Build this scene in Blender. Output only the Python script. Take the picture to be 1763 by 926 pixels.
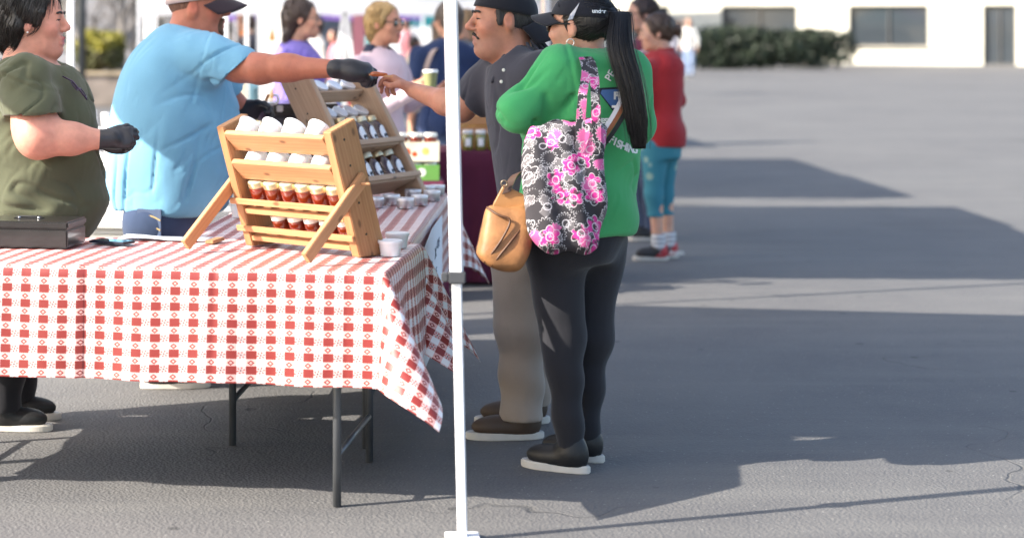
import bpy, bmesh, math, random
import numpy as np
from mathutils import Vector, Matrix, noise
from mathutils.bvhtree import BVHTree
R = math.radians
random.seed(7); np.random.seed(7)
S = bpy.context.scene
C = S.collection
for o in list(bpy.data.objects): bpy.data.objects.remove(o)

# ------------------------------------------------------------------ camera
# the photograph fills the upper left 1200 x 506 of its 1763 x 926 canvas; its optical axis is kept there with lens shift
F, HZ, CH = 3300.0, 45.0, 1.5            # focal length in canvas pixels, horizon row, camera height
cd = bpy.data.cameras.new('camera'); cam = bpy.data.objects.new('camera', cd); C.objects.link(cam)
cam.location = (0, 0, CH); cam.rotation_euler = (R(90), 0, 0)
cd.sensor_width = 36; cd.lens = F/1763*36
cd.shift_x = (881.5-600)/1763; cd.shift_y = -(463-HZ)/1763
cd.clip_start = .1; cd.clip_end = 400
cd.dof.use_dof = True; cd.dof.focus_distance = 6.75; cd.dof.aperture_fstop = 2.0
S.camera = cam
def P(px, py, d): return Vector(((px-600)/F*d, d, CH-(py-HZ)/F*d))

# ------------------------------------------------------------------ sky, sun, exposure
SUN = Vector((-.95, -.32, .60)).normalized()
elev = math.asin(SUN.z); 
w = bpy.data.worlds.new('World'); S.world = w; w.use_nodes = True
nt = w.node_tree; bg = nt.nodes['Background']
sky = nt.nodes.new('ShaderNodeTexSky'); sky.sky_type = 'NISHITA'; sky.sun_disc = False
sky.sun_elevation = elev; sky.sun_rotation = math.atan2(SUN.x, SUN.y)
sky.dust_density = 2.0; sky.ozone_density = 1.0
nt.links.new(sky.outputs[0], bg.inputs[0]); bg.inputs[1].default_value = .15
sl = bpy.data.lights.new('sun', 'SUN'); sl.energy = 5.0; sl.angle = R(.53); sl.color = (1, .93, .82)
so = bpy.data.objects.new('sun', sl); C.objects.link(so); so.location = SUN*40
so.rotation_euler = SUN.to_track_quat('Z', 'Y').to_euler()
S.view_settings.view_transform = 'Standard'; S.view_settings.look = 'None'
S.view_settings.exposure = 1.30; S.view_settings.gamma = 1
S.render.engine = 'CYCLES'

# ------------------------------------------------------------------ helpers
def lin(h):
    h = h.lstrip('#'); v = [int(h[i:i+2], 16)/255 for i in (0, 2, 4)]
    return tuple(c/12.92 if c <= .04045 else ((c+.055)/1.055)**2.4 for c in v)
MATS = {}
class NB:
    def __init__(s, name):
        s.m = bpy.data.materials.new(name); s.m.use_nodes = True; s.t = s.m.node_tree
        s.b = s.t.nodes['Principled BSDF']; s.o = s.t.nodes['Material Output']
    def n(s, ty, **kw):
        x = s.t.nodes.new('ShaderNode'+ty)
        for k, v in kw.items(): setattr(x, k, v)
        return x
    def l(s, a, b): s.t.links.new(a, b)
    def val(s, sock, v):
        if hasattr(v, 'is_linked') or isinstance(v, bpy.types.NodeSocket): s.l(v, sock)
        else: sock.default_value = v
    def math(s, op, a, b=None, c=None):
        x = s.n('Math', operation=op); s.val(x.inputs[0], a)
        if b is not None: s.val(x.inputs[1], b)
        if c is not None: s.val(x.inputs[2], c)
        return x.outputs[0]
    def mix(s, f, a, b):
        x = s.n('Mix', data_type='RGBA'); s.val(x.inputs[0], f)
        for i, v in ((6, a), (7, b)):
            if isinstance(v, bpy.types.NodeSocket): s.l(v, x.inputs[i])
            else: x.inputs[i].default_value = (*v[:3], 1)
        return x.outputs[2]
    def noise(s, vec, scale, detail=3, rough=.5):
        x = s.n('TexNoise'); x.inputs['Scale'].default_value = scale; x.inputs['Detail'].default_value = detail
        x.inputs['Roughness'].default_value = rough
        if vec is not None: s.l(vec, x.inputs['Vector'])
        return x.outputs[0]
    def ramp(s, f, a, b):
        x = s.n('MapRange'); x.inputs[1].default_value = a; x.inputs[2].default_value = b; s.l(f, x.inputs[0]); return x.outputs[0]
    def coord(s, which='Object', scale=None, loc=None, rot=None):
        x = s.n('TexCoord').outputs[which]
        if scale is None and loc is None and rot is None: return x
        m = s.n('Mapping'); s.l(x, m.inputs[0])
        if scale is not None: m.inputs['Scale'].default_value = scale
        if loc is not None: m.inputs['Location'].default_value = loc
        if rot is not None: m.inputs['Rotation'].default_value = rot
        return m.outputs[0]
    def bump(s, h, strength=.3, dist=.01):
        x = s.n('Bump'); x.inputs['Strength'].default_value = strength; x.inputs['Distance'].default_value = dist
        s.l(h, x.inputs['Height']); 
        if s.b.inputs['Normal'].is_linked: s.l(s.b.inputs['Normal'].links[0].from_socket, x.inputs['Normal'])
        s.l(x.outputs[0], s.b.inputs['Normal'])
def M(name, col, rough=.6, var=.12, vs=6, bump=0, bs=60, bd=.004, metal=0, spec=None, coat=0, sheen=0, trans=0, sss=0, hue2=None):
    if name in MATS: return MATS[name]
    if isinstance(col, str): col = lin(col)
    b = NB(name); co = b.coord()
    nz = b.ramp(b.noise(co, vs, 4), .3, .7)
    c2 = lin(hue2) if isinstance(hue2, str) else tuple(min(1, c*(1-2*var)) for c in col)
    c1 = col if hue2 else tuple(min(1, c*(1+var)) for c in col)
    b.l(b.mix(nz, c2, c1), b.b.inputs['Base Color'])
    b.b.inputs['Roughness'].default_value = rough; b.b.inputs['Metallic'].default_value = metal
    if spec is not None: b.b.inputs['Specular IOR Level'].default_value = spec
    b.b.inputs['Coat Weight'].default_value = coat; b.b.inputs['Coat Roughness'].default_value = .06
    b.b.inputs['Sheen Weight'].default_value = sheen
    b.b.inputs['Transmission Weight'].default_value = trans
    if sss: b.b.inputs['Subsurface Weight'].default_value = sss; b.b.inputs['Subsurface Radius'].default_value = (.012, .005, .003); b.b.inputs['Subsurface Scale'].default_value = .6
    if bump: b.bump(b.noise(co, bs, 4, .6), bump, bd)
    MATS[name] = b.m; return b.m
def fabric(name, col, rough=.9, wr=.5, var=.1, weave=900, stripes=None):
    """woven cloth: weave relief, soft irregular creases, faded variation"""
    if name in MATS: return MATS[name]
    if isinstance(col, str): col = lin(col)
    b = NB(name); co = b.coord()
    big = b.ramp(b.noise(co, 5, 3), .3, .7); fine = b.noise(co, 160, 2)
    c = b.mix(big, tuple(x*(1-var) for x in col), tuple(min(1, x*(1+var)) for x in col))
    c = b.mix(b.math('MULTIPLY', fine, .25), c, tuple(x*.7 for x in col))
    b.l(c, b.b.inputs['Base Color']); b.b.inputs['Roughness'].default_value = rough
    b.b.inputs['Sheen Weight'].default_value = .15; b.b.inputs['Specular IOR Level'].default_value = .2
    b.bump(b.noise(co, weave, 1), .12, .001)
    d = b.coord(scale=(1.2, 1.2, .55), rot=(0, R(35), 0))
    cr = b.n('TexNoise', noise_type='RIDGED_MULTIFRACTAL'); cr.inputs['Scale'].default_value = 3.2; cr.inputs['Detail'].default_value = 2
    b.l(d, cr.inputs['Vector'])
    b.bump(cr.outputs[0], wr*.45, .012)
    b.bump(b.noise(b.coord(scale=(1, 1, .4)), 11, 2), wr*.5, .012)
    MATS[name] = b.m; return b.m
def wood(name, c1, c2, scale=1):
    if name in MATS: return MATS[name]
    c1, c2 = lin(c1), lin(c2)
    b = NB(name); co = b.coord(scale=(1.5, 20, 20)); rnd = b.n('ObjectInfo').outputs['Random']
    ad = b.n('VectorMath', operation='ADD'); b.l(co, ad.inputs[0])
    cb = b.n('CombineXYZ'); b.l(b.math('MULTIPLY', rnd, 37), cb.inputs[0]); b.l(b.math('MULTIPLY', rnd, 11), cb.inputs[1]); b.l(cb.outputs[0], ad.inputs[1])
    g = b.noise(ad.outputs[0], 3*scale, 6, .6)
    wv = b.n('TexWave', bands_direction='Y'); wv.inputs['Scale'].default_value = 1.1; wv.inputs['Distortion'].default_value = 8; wv.inputs['Detail'].default_value = 3
    b.l(ad.outputs[0], wv.inputs['Vector'])
    f = b.math('ADD', b.math('MULTIPLY', g, .85), b.math('MULTIPLY', wv.outputs[0], .14))
    c = b.mix(b.ramp(f, .25, .75), c2, c1)
    kn = b.n('TexVoronoi', voronoi_dimensions='2D'); kn.inputs['Scale'].default_value = 4.5; kv = b.n('VectorMath', operation='ADD'); b.l(b.coord(scale=(1, 2, 2)), kv.inputs[0]); b.l(cb.outputs[0], kv.inputs[1]); b.l(kv.outputs[0], kn.inputs['Vector'])
    k = b.ramp(kn.outputs['Distance'], .085, .035)
    c = b.mix(b.math('MULTIPLY', k, .8), c, tuple(x*.25 for x in c2))
    c = b.mix(b.math('MULTIPLY', rnd, .25), c, tuple(x*.8 for x in c2))
    b.l(c, b.b.inputs['Base Color']); b.b.inputs['Roughness'].default_value = .62
    b.bump(f, .25, .002)
    MATS[name] = b.m; return b.m

def link(name, me, mat, parent=None, loc=None):
    o = bpy.data.objects.new(name, me); C.objects.link(o)
    if mat is not None and not len(me.materials): me.materials.append(mat)
    if parent is not None: o.parent = parent
    if loc is not None: o.location = loc
    return o
def tag(o, label, cat, group=None):
    o['label'] = label; o['category'] = cat
    if group: o['group'] = group
    return o
def thing(name, label, cat, loc=(0, 0, 0), rotz=0, group=None):
    o = bpy.data.objects.new(name, None); C.objects.link(o); o.empty_display_size = .05
    o.location = loc; o.rotation_euler = (0, 0, rotz)
    return tag(o, label, cat, group)
def mesh(verts, faces, smooth=False, name='m'):
    me = bpy.data.meshes.new(name); me.from_pydata([tuple(v) for v in verts], [], faces); me.update()
    if smooth: me.shade_smooth()
    return me
def bmesh_to(bm, smooth=False, name='m'):
    me = bpy.data.meshes.new(name); bmesh.ops.recalc_face_normals(bm, faces=bm.faces[:]); bm.to_mesh(me); bm.free()
    if smooth: me.shade_smooth()
    return me
def box_me(x, y, z, bev=.003, c=(0, 0, 0), seg=2):
    bm = bmesh.new(); bmesh.ops.create_cube(bm, size=1)
    for v in bm.verts: v.co = Vector((v.co.x*x+c[0], v.co.y*y+c[1], v.co.z*z+c[2]))
    if bev: bmesh.ops.bevel(bm, geom=bm.edges[:], offset=min(bev, min(x, y, z)*.45), segments=seg, affect='EDGES')
    return bmesh_to(bm)
def plank(name, a, b, wv, thick, mat, parent, bev=.002):
    """board from a to b; wv = vector across its width (full width), thickness along the normal"""
    a, b, wv = Vector(a), Vector(b), Vector(wv)
    x = (b-a).normalized(); L = (b-a).length; W = wv.length; y = (wv - wv.dot(x)*x).normalized(); z = x.cross(y)
    me = box_me(L, W, thick, bev)
    o = link(name, me, mat, parent)
    m = Matrix((x, y, z)).transposed().to_4x4(); m.translation = (a+b)/2; o.matrix_local = m
    return o
def tube_into(V, Fc, pts, rad, n=8, close=True):
    pts = [Vector(p) for p in pts]; base = len(V); up = Vector((0, 0, 1)); prev = None
    for i, p in enumerate(pts):
        t = (pts[min(i+1, len(pts)-1)]-pts[max(i-1, 0)])
        t = t.normalized() if t.length > 1e-9 else Vector((0, 0, 1))
        if prev is None:
            a = t.cross(up if abs(t.z) < .9 else Vector((1, 0, 0))).normalized()
        else: a = (prev - prev.dot(t)*t); a = a.normalized() if a.length > 1e-6 else t.orthogonal().normalized()
        prev = a; b = t.cross(a); r = rad[i] if hasattr(rad, '__len__') else rad
        for k in range(n):
            an = 2*math.pi*k/n; V.append(p + (a*math.cos(an)+b*math.sin(an))*r)
    for i in range(len(pts)-1):
        for k in range(n):
            k2 = (k+1) % n; Fc.append((base+i*n+k, base+i*n+k2, base+(i+1)*n+k2, base+(i+1)*n+k))
    if close:
        Fc.append(tuple(base+k for k in reversed(range(n)))); e = base+(len(pts)-1)*n; Fc.append(tuple(e+k for k in range(n)))
def tube(name, pts, rad, mat, parent=None, n=10, smooth=True):
    V, Fc = [], []; tube_into(V, Fc, pts, rad, n); return link(name, mesh(V, Fc, smooth), mat, parent)
def spline(pts, n=8):
    pts = [Vector(p) for p in pts]; out = []
    for i in range(len(pts)-1):
        p0, p1, p2, p3 = pts[max(i-1, 0)], pts[i], pts[i+1], pts[min(i+2, len(pts)-1)]
        for k in range(n):
            t = k/n; out.append(.5*((2*p1)+(p2-p0)*t+(2*p0-5*p1+4*p2-p3)*t*t+(3*p1-p0-3*p2+p3)*t**3))
    out.append(pts[-1]); return out
def lathe_me(prof, n=24, smooth=True):
    V, Fc = [], []
    for r, z in prof:
        for k in range(n): a = 2*math.pi*k/n; V.append((r*math.cos(a), r*math.sin(a), z))
    for i in range(len(prof)-1):
        for k in range(n):
            k2 = (k+1) % n; Fc.append((i*n+k, i*n+k2, (i+1)*n+k2, (i+1)*n+k))
    Fc.append(tuple(reversed(range(n)))); e = (len(prof)-1)*n; Fc.append(tuple(e+k for k in range(n)))
    me = mesh(V, Fc, smooth)
    if smooth: me.set_sharp_from_angle(angle=R(40))
    return me
def ribbon(name, pts, widthvec, thick, mat, parent=None, n=6):
    """flat strap through pts, widthvec across"""
    pp = spline(pts, n); bm = bmesh.new(); rows = []
    for i, p in enumerate(pp):
        t = (pp[min(i+1, len(pp)-1)]-pp[max(i-1, 0)]).normalized()
        wv = Vector(widthvec[min(i//n, len(widthvec)-1)] if isinstance(widthvec, list) else widthvec)
        nn = t.cross(wv).normalized()*thick/2
        rows.append([bm.verts.new(p+wv/2+nn), bm.verts.new(p-wv/2+nn), bm.verts.new(p-wv/2-nn), bm.verts.new(p+wv/2-nn)])
    for a, b in zip(rows, rows[1:]):
        for k in range(4): bm.faces.new((a[k], a[(k+1) % 4], b[(k+1) % 4], b[k]))
    bm.faces.new(rows[0]); bm.faces.new(rows[-1][::-1])
    return link(name, bmesh_to(bm), mat, parent)
def prism(name, pts2, origin, ax, ay, depth, mat, parent=None, bev=0):
    """polygon pts2 in plane (ax, ay) at origin, extruded by depth along ax x ay (centred)"""
    ax, ay = Vector(ax), Vector(ay); nn = ax.cross(ay).normalized(); bm = bmesh.new()
    f = [bm.verts.new(Vector(origin)+ax*x+ay*y+nn*depth/2) for x, y in pts2]; b = [bm.verts.new(v.co-nn*depth) for v in f]
    bm.faces.new(f); bm.faces.new(b[::-1]); k = len(f)
    for i in range(k): bm.faces.new((f[i], b[i], b[(i+1) % k], f[(i+1) % k]))
    bmesh.ops.recalc_face_normals(bm, faces=bm.faces[:])
    if bev: bmesh.ops.bevel(bm, geom=bm.edges[:], offset=bev, segments=3, affect='EDGES')
    return link(name, bmesh_to(bm), mat, parent)
def text_me(s, size, bold=0, ext=.0008):
    cu = bpy.data.curves.new('t', 'FONT'); cu.body = s; cu.size = size; cu.offset = bold; cu.extrude = ext; cu.align_x = 'CENTER'; cu.align_y = 'CENTER'
    o = bpy.data.objects.new('t', cu); C.objects.link(o); dg = bpy.context.evaluated_depsgraph_get()
    me = bpy.data.meshes.new_from_object(o.evaluated_get(dg)); bpy.data.objects.remove(o); return me
def wrap(me, origin, ax, ay, surf, off=.002):
    """lay a flat mesh (xy) at origin/axes onto the surface object's mesh, pressed along the axes' normal"""
    bm = bmesh.new(); bm.from_mesh(surf.data); mw = surf.matrix_basis
    bm.transform(Matrix.Translation(surf.parent.location) @ mw if surf.parent else mw)
    bv = BVHTree.FromBMesh(bm); bm.free(); ax, ay = Vector(ax).normalized(), Vector(ay).normalized(); nn = ax.cross(ay)
    for v in me.vertices:
        p = Vector(origin)+ax*v.co.x+ay*v.co.y; hit = bv.ray_cast(p+nn*.35, -nn, .8)
        q = hit[0] if hit[0] is not None else p
        v.co = q + nn*(off+v.co.z)
    me.update(); return me

# ------------------------------------------------------------------ signed distance modelling (organic shapes)
def mn(*v): return np.array(v, dtype=np.float32)
def cap(a, b, ra, rb):
    a, b = np.array(a, float), np.array(b, float); ab = b-a; L2 = max(float(ab@ab), 1e-9); r = max(ra, rb)
    def fn(X, Y, Z):
        h = np.clip(((X-a[0])*ab[0]+(Y-a[1])*ab[1]+(Z-a[2])*ab[2])/L2, 0, 1)
        return np.sqrt((X-a[0]-h*ab[0])**2+(Y-a[1]-h*ab[1])**2+(Z-a[2]-h*ab[2])**2)-(ra+(rb-ra)*h)
    return fn, np.minimum(a, b)-r, np.maximum(a, b)+r
def ell(c, r, A=None):
    c = np.array(c, float); A = np.eye(3) if A is None else np.array(A, float); r = np.array(r, float); ext = np.sqrt(((A*r[:, None])**2).sum(0))
    def fn(X, Y, Z):
        x, y, z = X-c[0], Y-c[1], Z-c[2]
        q = [A[i, 0]*x+A[i, 1]*y+A[i, 2]*z for i in range(3)]
        k0 = np.sqrt(sum((q[i]/r[i])**2 for i in range(3))); k1 = np.sqrt(sum((q[i]/r[i]**2)**2 for i in range(3)))+1e-9
        return k0*(k0-1)/k1
    return fn, c-ext, c+ext
def cr(xs, ys, q):
    """smooth interpolation of rows"""
    xs, ys = np.array(xs, float), np.array(ys, float); o = np.argsort(xs); xs, ys = xs[o], ys[o]
    m = np.gradient(ys, xs); q = np.clip(q, xs[0], xs[-1]); i = np.clip(np.searchsorted(xs, q)-1, 0, len(xs)-2)
    h = xs[i+1]-xs[i]; t = (q-xs[i])/h
    return (2*t**3-3*t**2+1)*ys[i]+(t**3-2*t**2+t)*h*m[i]+(-2*t**3+3*t**2)*ys[i+1]+(t**3-t**2)*h*m[i+1]
def loft(rows, p=2.0):
    """rows (z, cx, cy, a, b): stacked ellipses, flat ends"""
    rw = np.array(rows, float); z0, z1 = rw[:, 0].min(), rw[:, 0].max()
    lo = np.array([(rw[:, 1]-rw[:, 3]).min(), (rw[:, 2]-rw[:, 4]).min(), z0])-.02; hi = np.array([(rw[:, 1]+rw[:, 3]).max(), (rw[:, 2]+rw[:, 4]).max(), z1])+.02
    def fn(X, Y, Z):
        z = Z.ravel(); cx, cy, a, b = [cr(rw[:, 0], rw[:, i], z)[None, None, :].astype(np.float32) for i in (1, 2, 3, 4)]
        q = (np.abs((X-cx)/a)**p+np.abs((Y-cy)/b)**p)**(1/p)
        d = (q-1)*np.minimum(a, b)
        e = np.maximum(Z-z1, z0-Z)
        h = np.maximum(.02-np.abs(d-e), 0)/.02
        return np.maximum(d, e)+h*h*.005
    return fn, lo, hi
def clip(pr, pt, nrm):
    pt, nrm = np.array(pt, float), np.array(nrm, float); nrm = nrm/np.linalg.norm(nrm); fn0, lo, hi = pr
    return (lambda X, Y, Z: np.maximum(fn0(X, Y, Z), (X-pt[0])*nrm[0]+(Y-pt[1])*nrm[1]+(Z-pt[2])*nrm[2])), lo, hi
def fold(pr, dv, fr, amp, wob=(0, 0, 3), ph=0, mask=None):
    fn0, lo, hi = pr; dv = np.array(dv, float); dv /= np.linalg.norm(dv)
    def fn(X, Y, Z):
        s = np.sin((X*dv[0]+Y*dv[1]+Z*dv[2])*fr+ph+1.6*np.sin(X*wob[0]+Y*wob[1]+Z*wob[2]+ph*2))
        a = amp if mask is None else amp*mask(X, Y, Z)
        return fn0(X, Y, Z)+a*s
    return fn, lo-amp, hi+amp
class Fld:
    def __init__(s, res): s.res = res; s.ops = []
    def add(s, pr, k=.02): s.ops.append((0, pr, k)); return s
    def cut(s, pr, k=.01): s.ops.append((1, pr, k)); return s
    def many(s, prs, k=.02):
        for p in prs: s.add(p, k)
        return s
    def build(s):
        r = s.res; adds = [o for o in s.ops if o[0] == 0]
        lo = np.min([o[1][1] for o in adds], axis=0)-3*r; hi = np.max([o[1][2] for o in adds], axis=0)+3*r
        n = np.ceil((hi-lo)/r).astype(int)+1; f = np.full(n, 1.0, np.float32); ax = [(lo[i]+r*np.arange(n[i])).astype(np.float32) for i in range(3)]
        for t, (fn, a, b), k in s.ops:
            mg = k+2.5*r
            i0 = np.clip(np.floor((a-mg-lo)/r).astype(int), 0, n-1); i1 = np.clip(np.ceil((b+mg-lo)/r).astype(int)+1, 1, n)
            if (i1 <= i0).any(): continue
            sl = tuple(slice(i0[i], i1[i]) for i in range(3))
            d = fn(ax[0][sl[0]][:, None, None], ax[1][sl[1]][None, :, None], ax[2][sl[2]][None, None, :])
            g = f[sl]
            if t == 0: h = np.maximum(k-np.abs(g-d), 0)/k; f[sl] = np.minimum(g, d)-h*h*k*.25
            else: d = -d; h = np.maximum(k-np.abs(g-d), 0)/k; f[sl] = np.maximum(g, d)+h*h*k*.25
        return nets(f, lo, r)
def nets(f, lo, r):
    nx, ny, nz = f.shape; neg = f < 0; cnt = np.zeros((nx-1, ny-1, nz-1), np.int8); cor = [(i, j, k) for i in (0, 1) for j in (0, 1) for k in (0, 1)]
    for i, j, k in cor: cnt += neg[i:nx-1+i, j:ny-1+j, k:nz-1+k]
    act = (cnt > 0) & (cnt < 8); ci = np.argwhere(act); idx = np.full(act.shape, -1, np.int64); idx[act] = np.arange(len(ci))
    vals = np.stack([f[ci[:, 0]+i, ci[:, 1]+j, ci[:, 2]+k] for i, j, k in cor], 1); acc = np.zeros((len(ci), 3)); num = np.zeros(len(ci))
    for a in range(8):
        for b in range(a+1, 8):
            if sum(abs(x-y) for x, y in zip(cor[a], cor[b])) != 1: continue
            va, vb = vals[:, a], vals[:, b]; m = (va < 0) != (vb < 0); t = np.where(m, va/np.where(m, va-vb, 1), 0)
            pa, pb = np.array(cor[a], float), np.array(cor[b], float)
            acc += np.where(m[:, None], pa+(pb-pa)*t[:, None], 0); num += m
    V = lo+r*(ci+acc/num[:, None]); Q = []
    for axn in range(3):
        o1, o2 = (axn+1) % 3, (axn+2) % 3
        s0 = [slice(1, -1)]*3; s1 = [slice(1, -1)]*3; s0[axn] = slice(0, -1); s1[axn] = slice(1, None)
        m = neg[tuple(s0)] != neg[tuple(s1)]; e = np.argwhere(m)
        e[:, o1] += 1; e[:, o2] += 1; fl = neg[e[:, 0], e[:, 1], e[:, 2]]
        def c(d1, d2):
            q = e.copy(); q[:, o1] += d1; q[:, o2] += d2; return idx[q[:, 0], q[:, 1], q[:, 2]]
        q = np.stack([c(-1, -1), c(0, -1), c(0, 0), c(-1, 0)], 1); q[~fl] = q[~fl][:, ::-1]; Q.append(q)
    Q = np.concatenate(Q); Q = Q[(Q >= 0).all(1)]
    return V, Q
def np_mesh(V, Q, origin=(0, 0, 0), smooth=True):
    me = bpy.data.meshes.new('m'); V = V-np.array(origin); me.vertices.add(len(V)); me.vertices.foreach_set('co', V.astype(np.float32).ravel())
    me.loops.add(Q.size); me.loops.foreach_set('vertex_index', Q.astype(np.int32).ravel())
    me.polygons.add(len(Q)); me.polygons.foreach_set('loop_start', np.arange(0, Q.size, 4, dtype=np.int32))
    me.update(calc_edges=True); me.validate()
    if smooth: me.shade_smooth()
    return me
def wrinkle(V, me, specs):
    """push cloth in along meandering crease lines and swell it between them. specs: (direction, length, freq, amp, seed, mask)"""
    N = np.empty(len(V)*3, np.float32); me.vertices.foreach_get('normal', N); N = N.reshape(-1, 3); D = np.zeros(len(V))
    for sp_ in specs:
        if len(sp_) == 3:                      # a sewn seam: (point, plane normal, reach)
            pt, nm, rch = [np.array(v, float) for v in sp_]; nm /= np.linalg.norm(nm); ds = (V-pt)@nm
            D -= .0045*np.exp(-(ds/.006)**2)*(np.linalg.norm(V-pt, axis=1) < rch); D += .003*np.exp(-((ds-.014)/.010)**2)*(np.linalg.norm(V-pt, axis=1) < rch); continue
        dv, ln, fr, amp, sd, mask = sp_
        d = np.array(dv, float); d /= np.linalg.norm(d); pl_ = (V@d)[:, None]*d; W_ = (V-pl_)*fr+pl_*fr/ln+sd*7.3
        n1 = np.array([noise.noise(p) for p in W_.tolist()]); n2 = np.array([noise.noise(p) for p in (V*fr*.45+sd).tolist()])
        m = np.ones(len(V)) if mask is None else mask(V[:, 0], V[:, 1], V[:, 2])
        D += m*1.9*amp*(-1.2*np.exp(-(n1/.075)**2)*np.clip(.35+1.6*n2, 0, 1)*1.0+.9*n1*np.clip(.5+n2, .1, 1))
    co = V+N*D[:, None]; return co
def sdf_obj(name, fld, mat, parent, origin, tints=None, base=None, wr=None):
    V, Q = fld.build(); me = np_mesh(V, Q, origin)
    if wr: V2 = wrinkle(V, me, wr); me.vertices.foreach_set('co', (V2-np.array(origin)).astype(np.float32).ravel()); me.update()
    if tints is not None:
        col = np.tile(np.array([*base, 1.0]), (len(V), 1))
        for c, rad, tc, st in tints:
            c = np.array(c); rad = np.array(rad if hasattr(rad, '__len__') else (rad,)*3)
            wgt = st*np.clip(1.6-1.6*np.sqrt((((V-c)/rad)**2).sum(1)), 0, 1)[:, None]; col[:, :3] = col[:, :3]*(1-wgt)+np.array(tc)*wgt
        at = me.color_attributes.new('tint', 'FLOAT_COLOR', 'POINT'); at.data.foreach_set('color', col.astype(np.float32).ravel())
    return link(name, me, mat, parent)
# ------------------------------------------------------------------ setting
def asphalt():
    b = NB('asphalt'); co = b.coord()
    big = b.ramp(b.noise(co, .35, 5), .3, .7); st = b.ramp(b.noise(co, 2.2, 6, .7), .35, .75)
    c = b.mix(big, (.085, .083, .086), (.125, .122, .120)); c = b.mix(b.math('MULTIPLY', st, .5), c, (.15, .145, .138))
    ag = b.n('TexVoronoi'); ag.inputs['Scale'].default_value = 90; b.l(co, ag.inputs['Vector'])
    c = b.mix(b.math('MULTIPLY', b.ramp(ag.outputs['Distance'], .35, .05), .55), c, (.2, .195, .19))
    fl = b.n('TexVoronoi'); fl.inputs['Scale'].default_value = 26; b.l(co, fl.inputs['Vector'])
    c = b.mix(b.math('MULTIPLY', b.ramp(fl.outputs['Distance'], .10, .06), .8), c, (.34, .33, .31))
    ck = b.n('TexVoronoi', feature='DISTANCE_TO_EDGE'); ck.inputs['Scale'].default_value = .28
    wv = b.n('VectorMath', operation='ADD'); nz = b.n('TexNoise'); nz.inputs['Scale'].default_value = 2.5; b.l(co, nz.inputs['Vector']); b.l(co, wv.inputs[0]); b.l(nz.outputs['Color'], wv.inputs[1]); b.l(wv.outputs[0], ck.inputs['Vector'])
    crk = b.math('MULTIPLY', b.ramp(ck.outputs['Distance'], .004, .001), b.ramp(b.noise(co, .5, 2), .5, .62)); c = b.mix(b.math('MULTIPLY', crk, .6), c, (.03, .03, .03))
    oil = b.n('TexVoronoi'); oil.inputs['Scale'].default_value = .55; oil.inputs['Randomness'].default_value = 1; b.l(wv.outputs[0], oil.inputs['Vector']); c = b.mix(b.math('MULTIPLY', b.math('MULTIPLY', b.ramp(oil.outputs['Distance'], .32, .08), b.ramp(b.noise(co, 1.4, 4), .4, .65)), .55), c, (.045, .043, .042))
    gum = b.n('TexVoronoi'); gum.inputs['Scale'].default_value = 2.6; b.l(co, gum.inputs['Vector']); c = b.mix(b.math('MULTIPLY', b.ramp(gum.outputs['Distance'], .06, .045), .7), c, (.04, .04, .04))
    trk = b.noise(b.coord(scale=(.12, 1.6, 1)), 2.2, 4, .6); c = b.mix(b.math('MULTIPLY', b.ramp(trk, .5, .7), .35), c, (.17, .165, .155))
    b.l(c, b.b.inputs['Base Color']); b.b.inputs['Roughness'].default_value = .85
    b.bump(ag.outputs['Distance'], .5, .006); b.bump(b.math('SUBTRACT', 1, crk), .6, .01)
    return b.m
g = link('ground', mesh([(-150, -60, 0), (150, -60, 0), (150, 240, 0), (-150, 240, 0)], [(0, 1, 2, 3)]), asphalt()); g['kind'] = 'structure'

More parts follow.
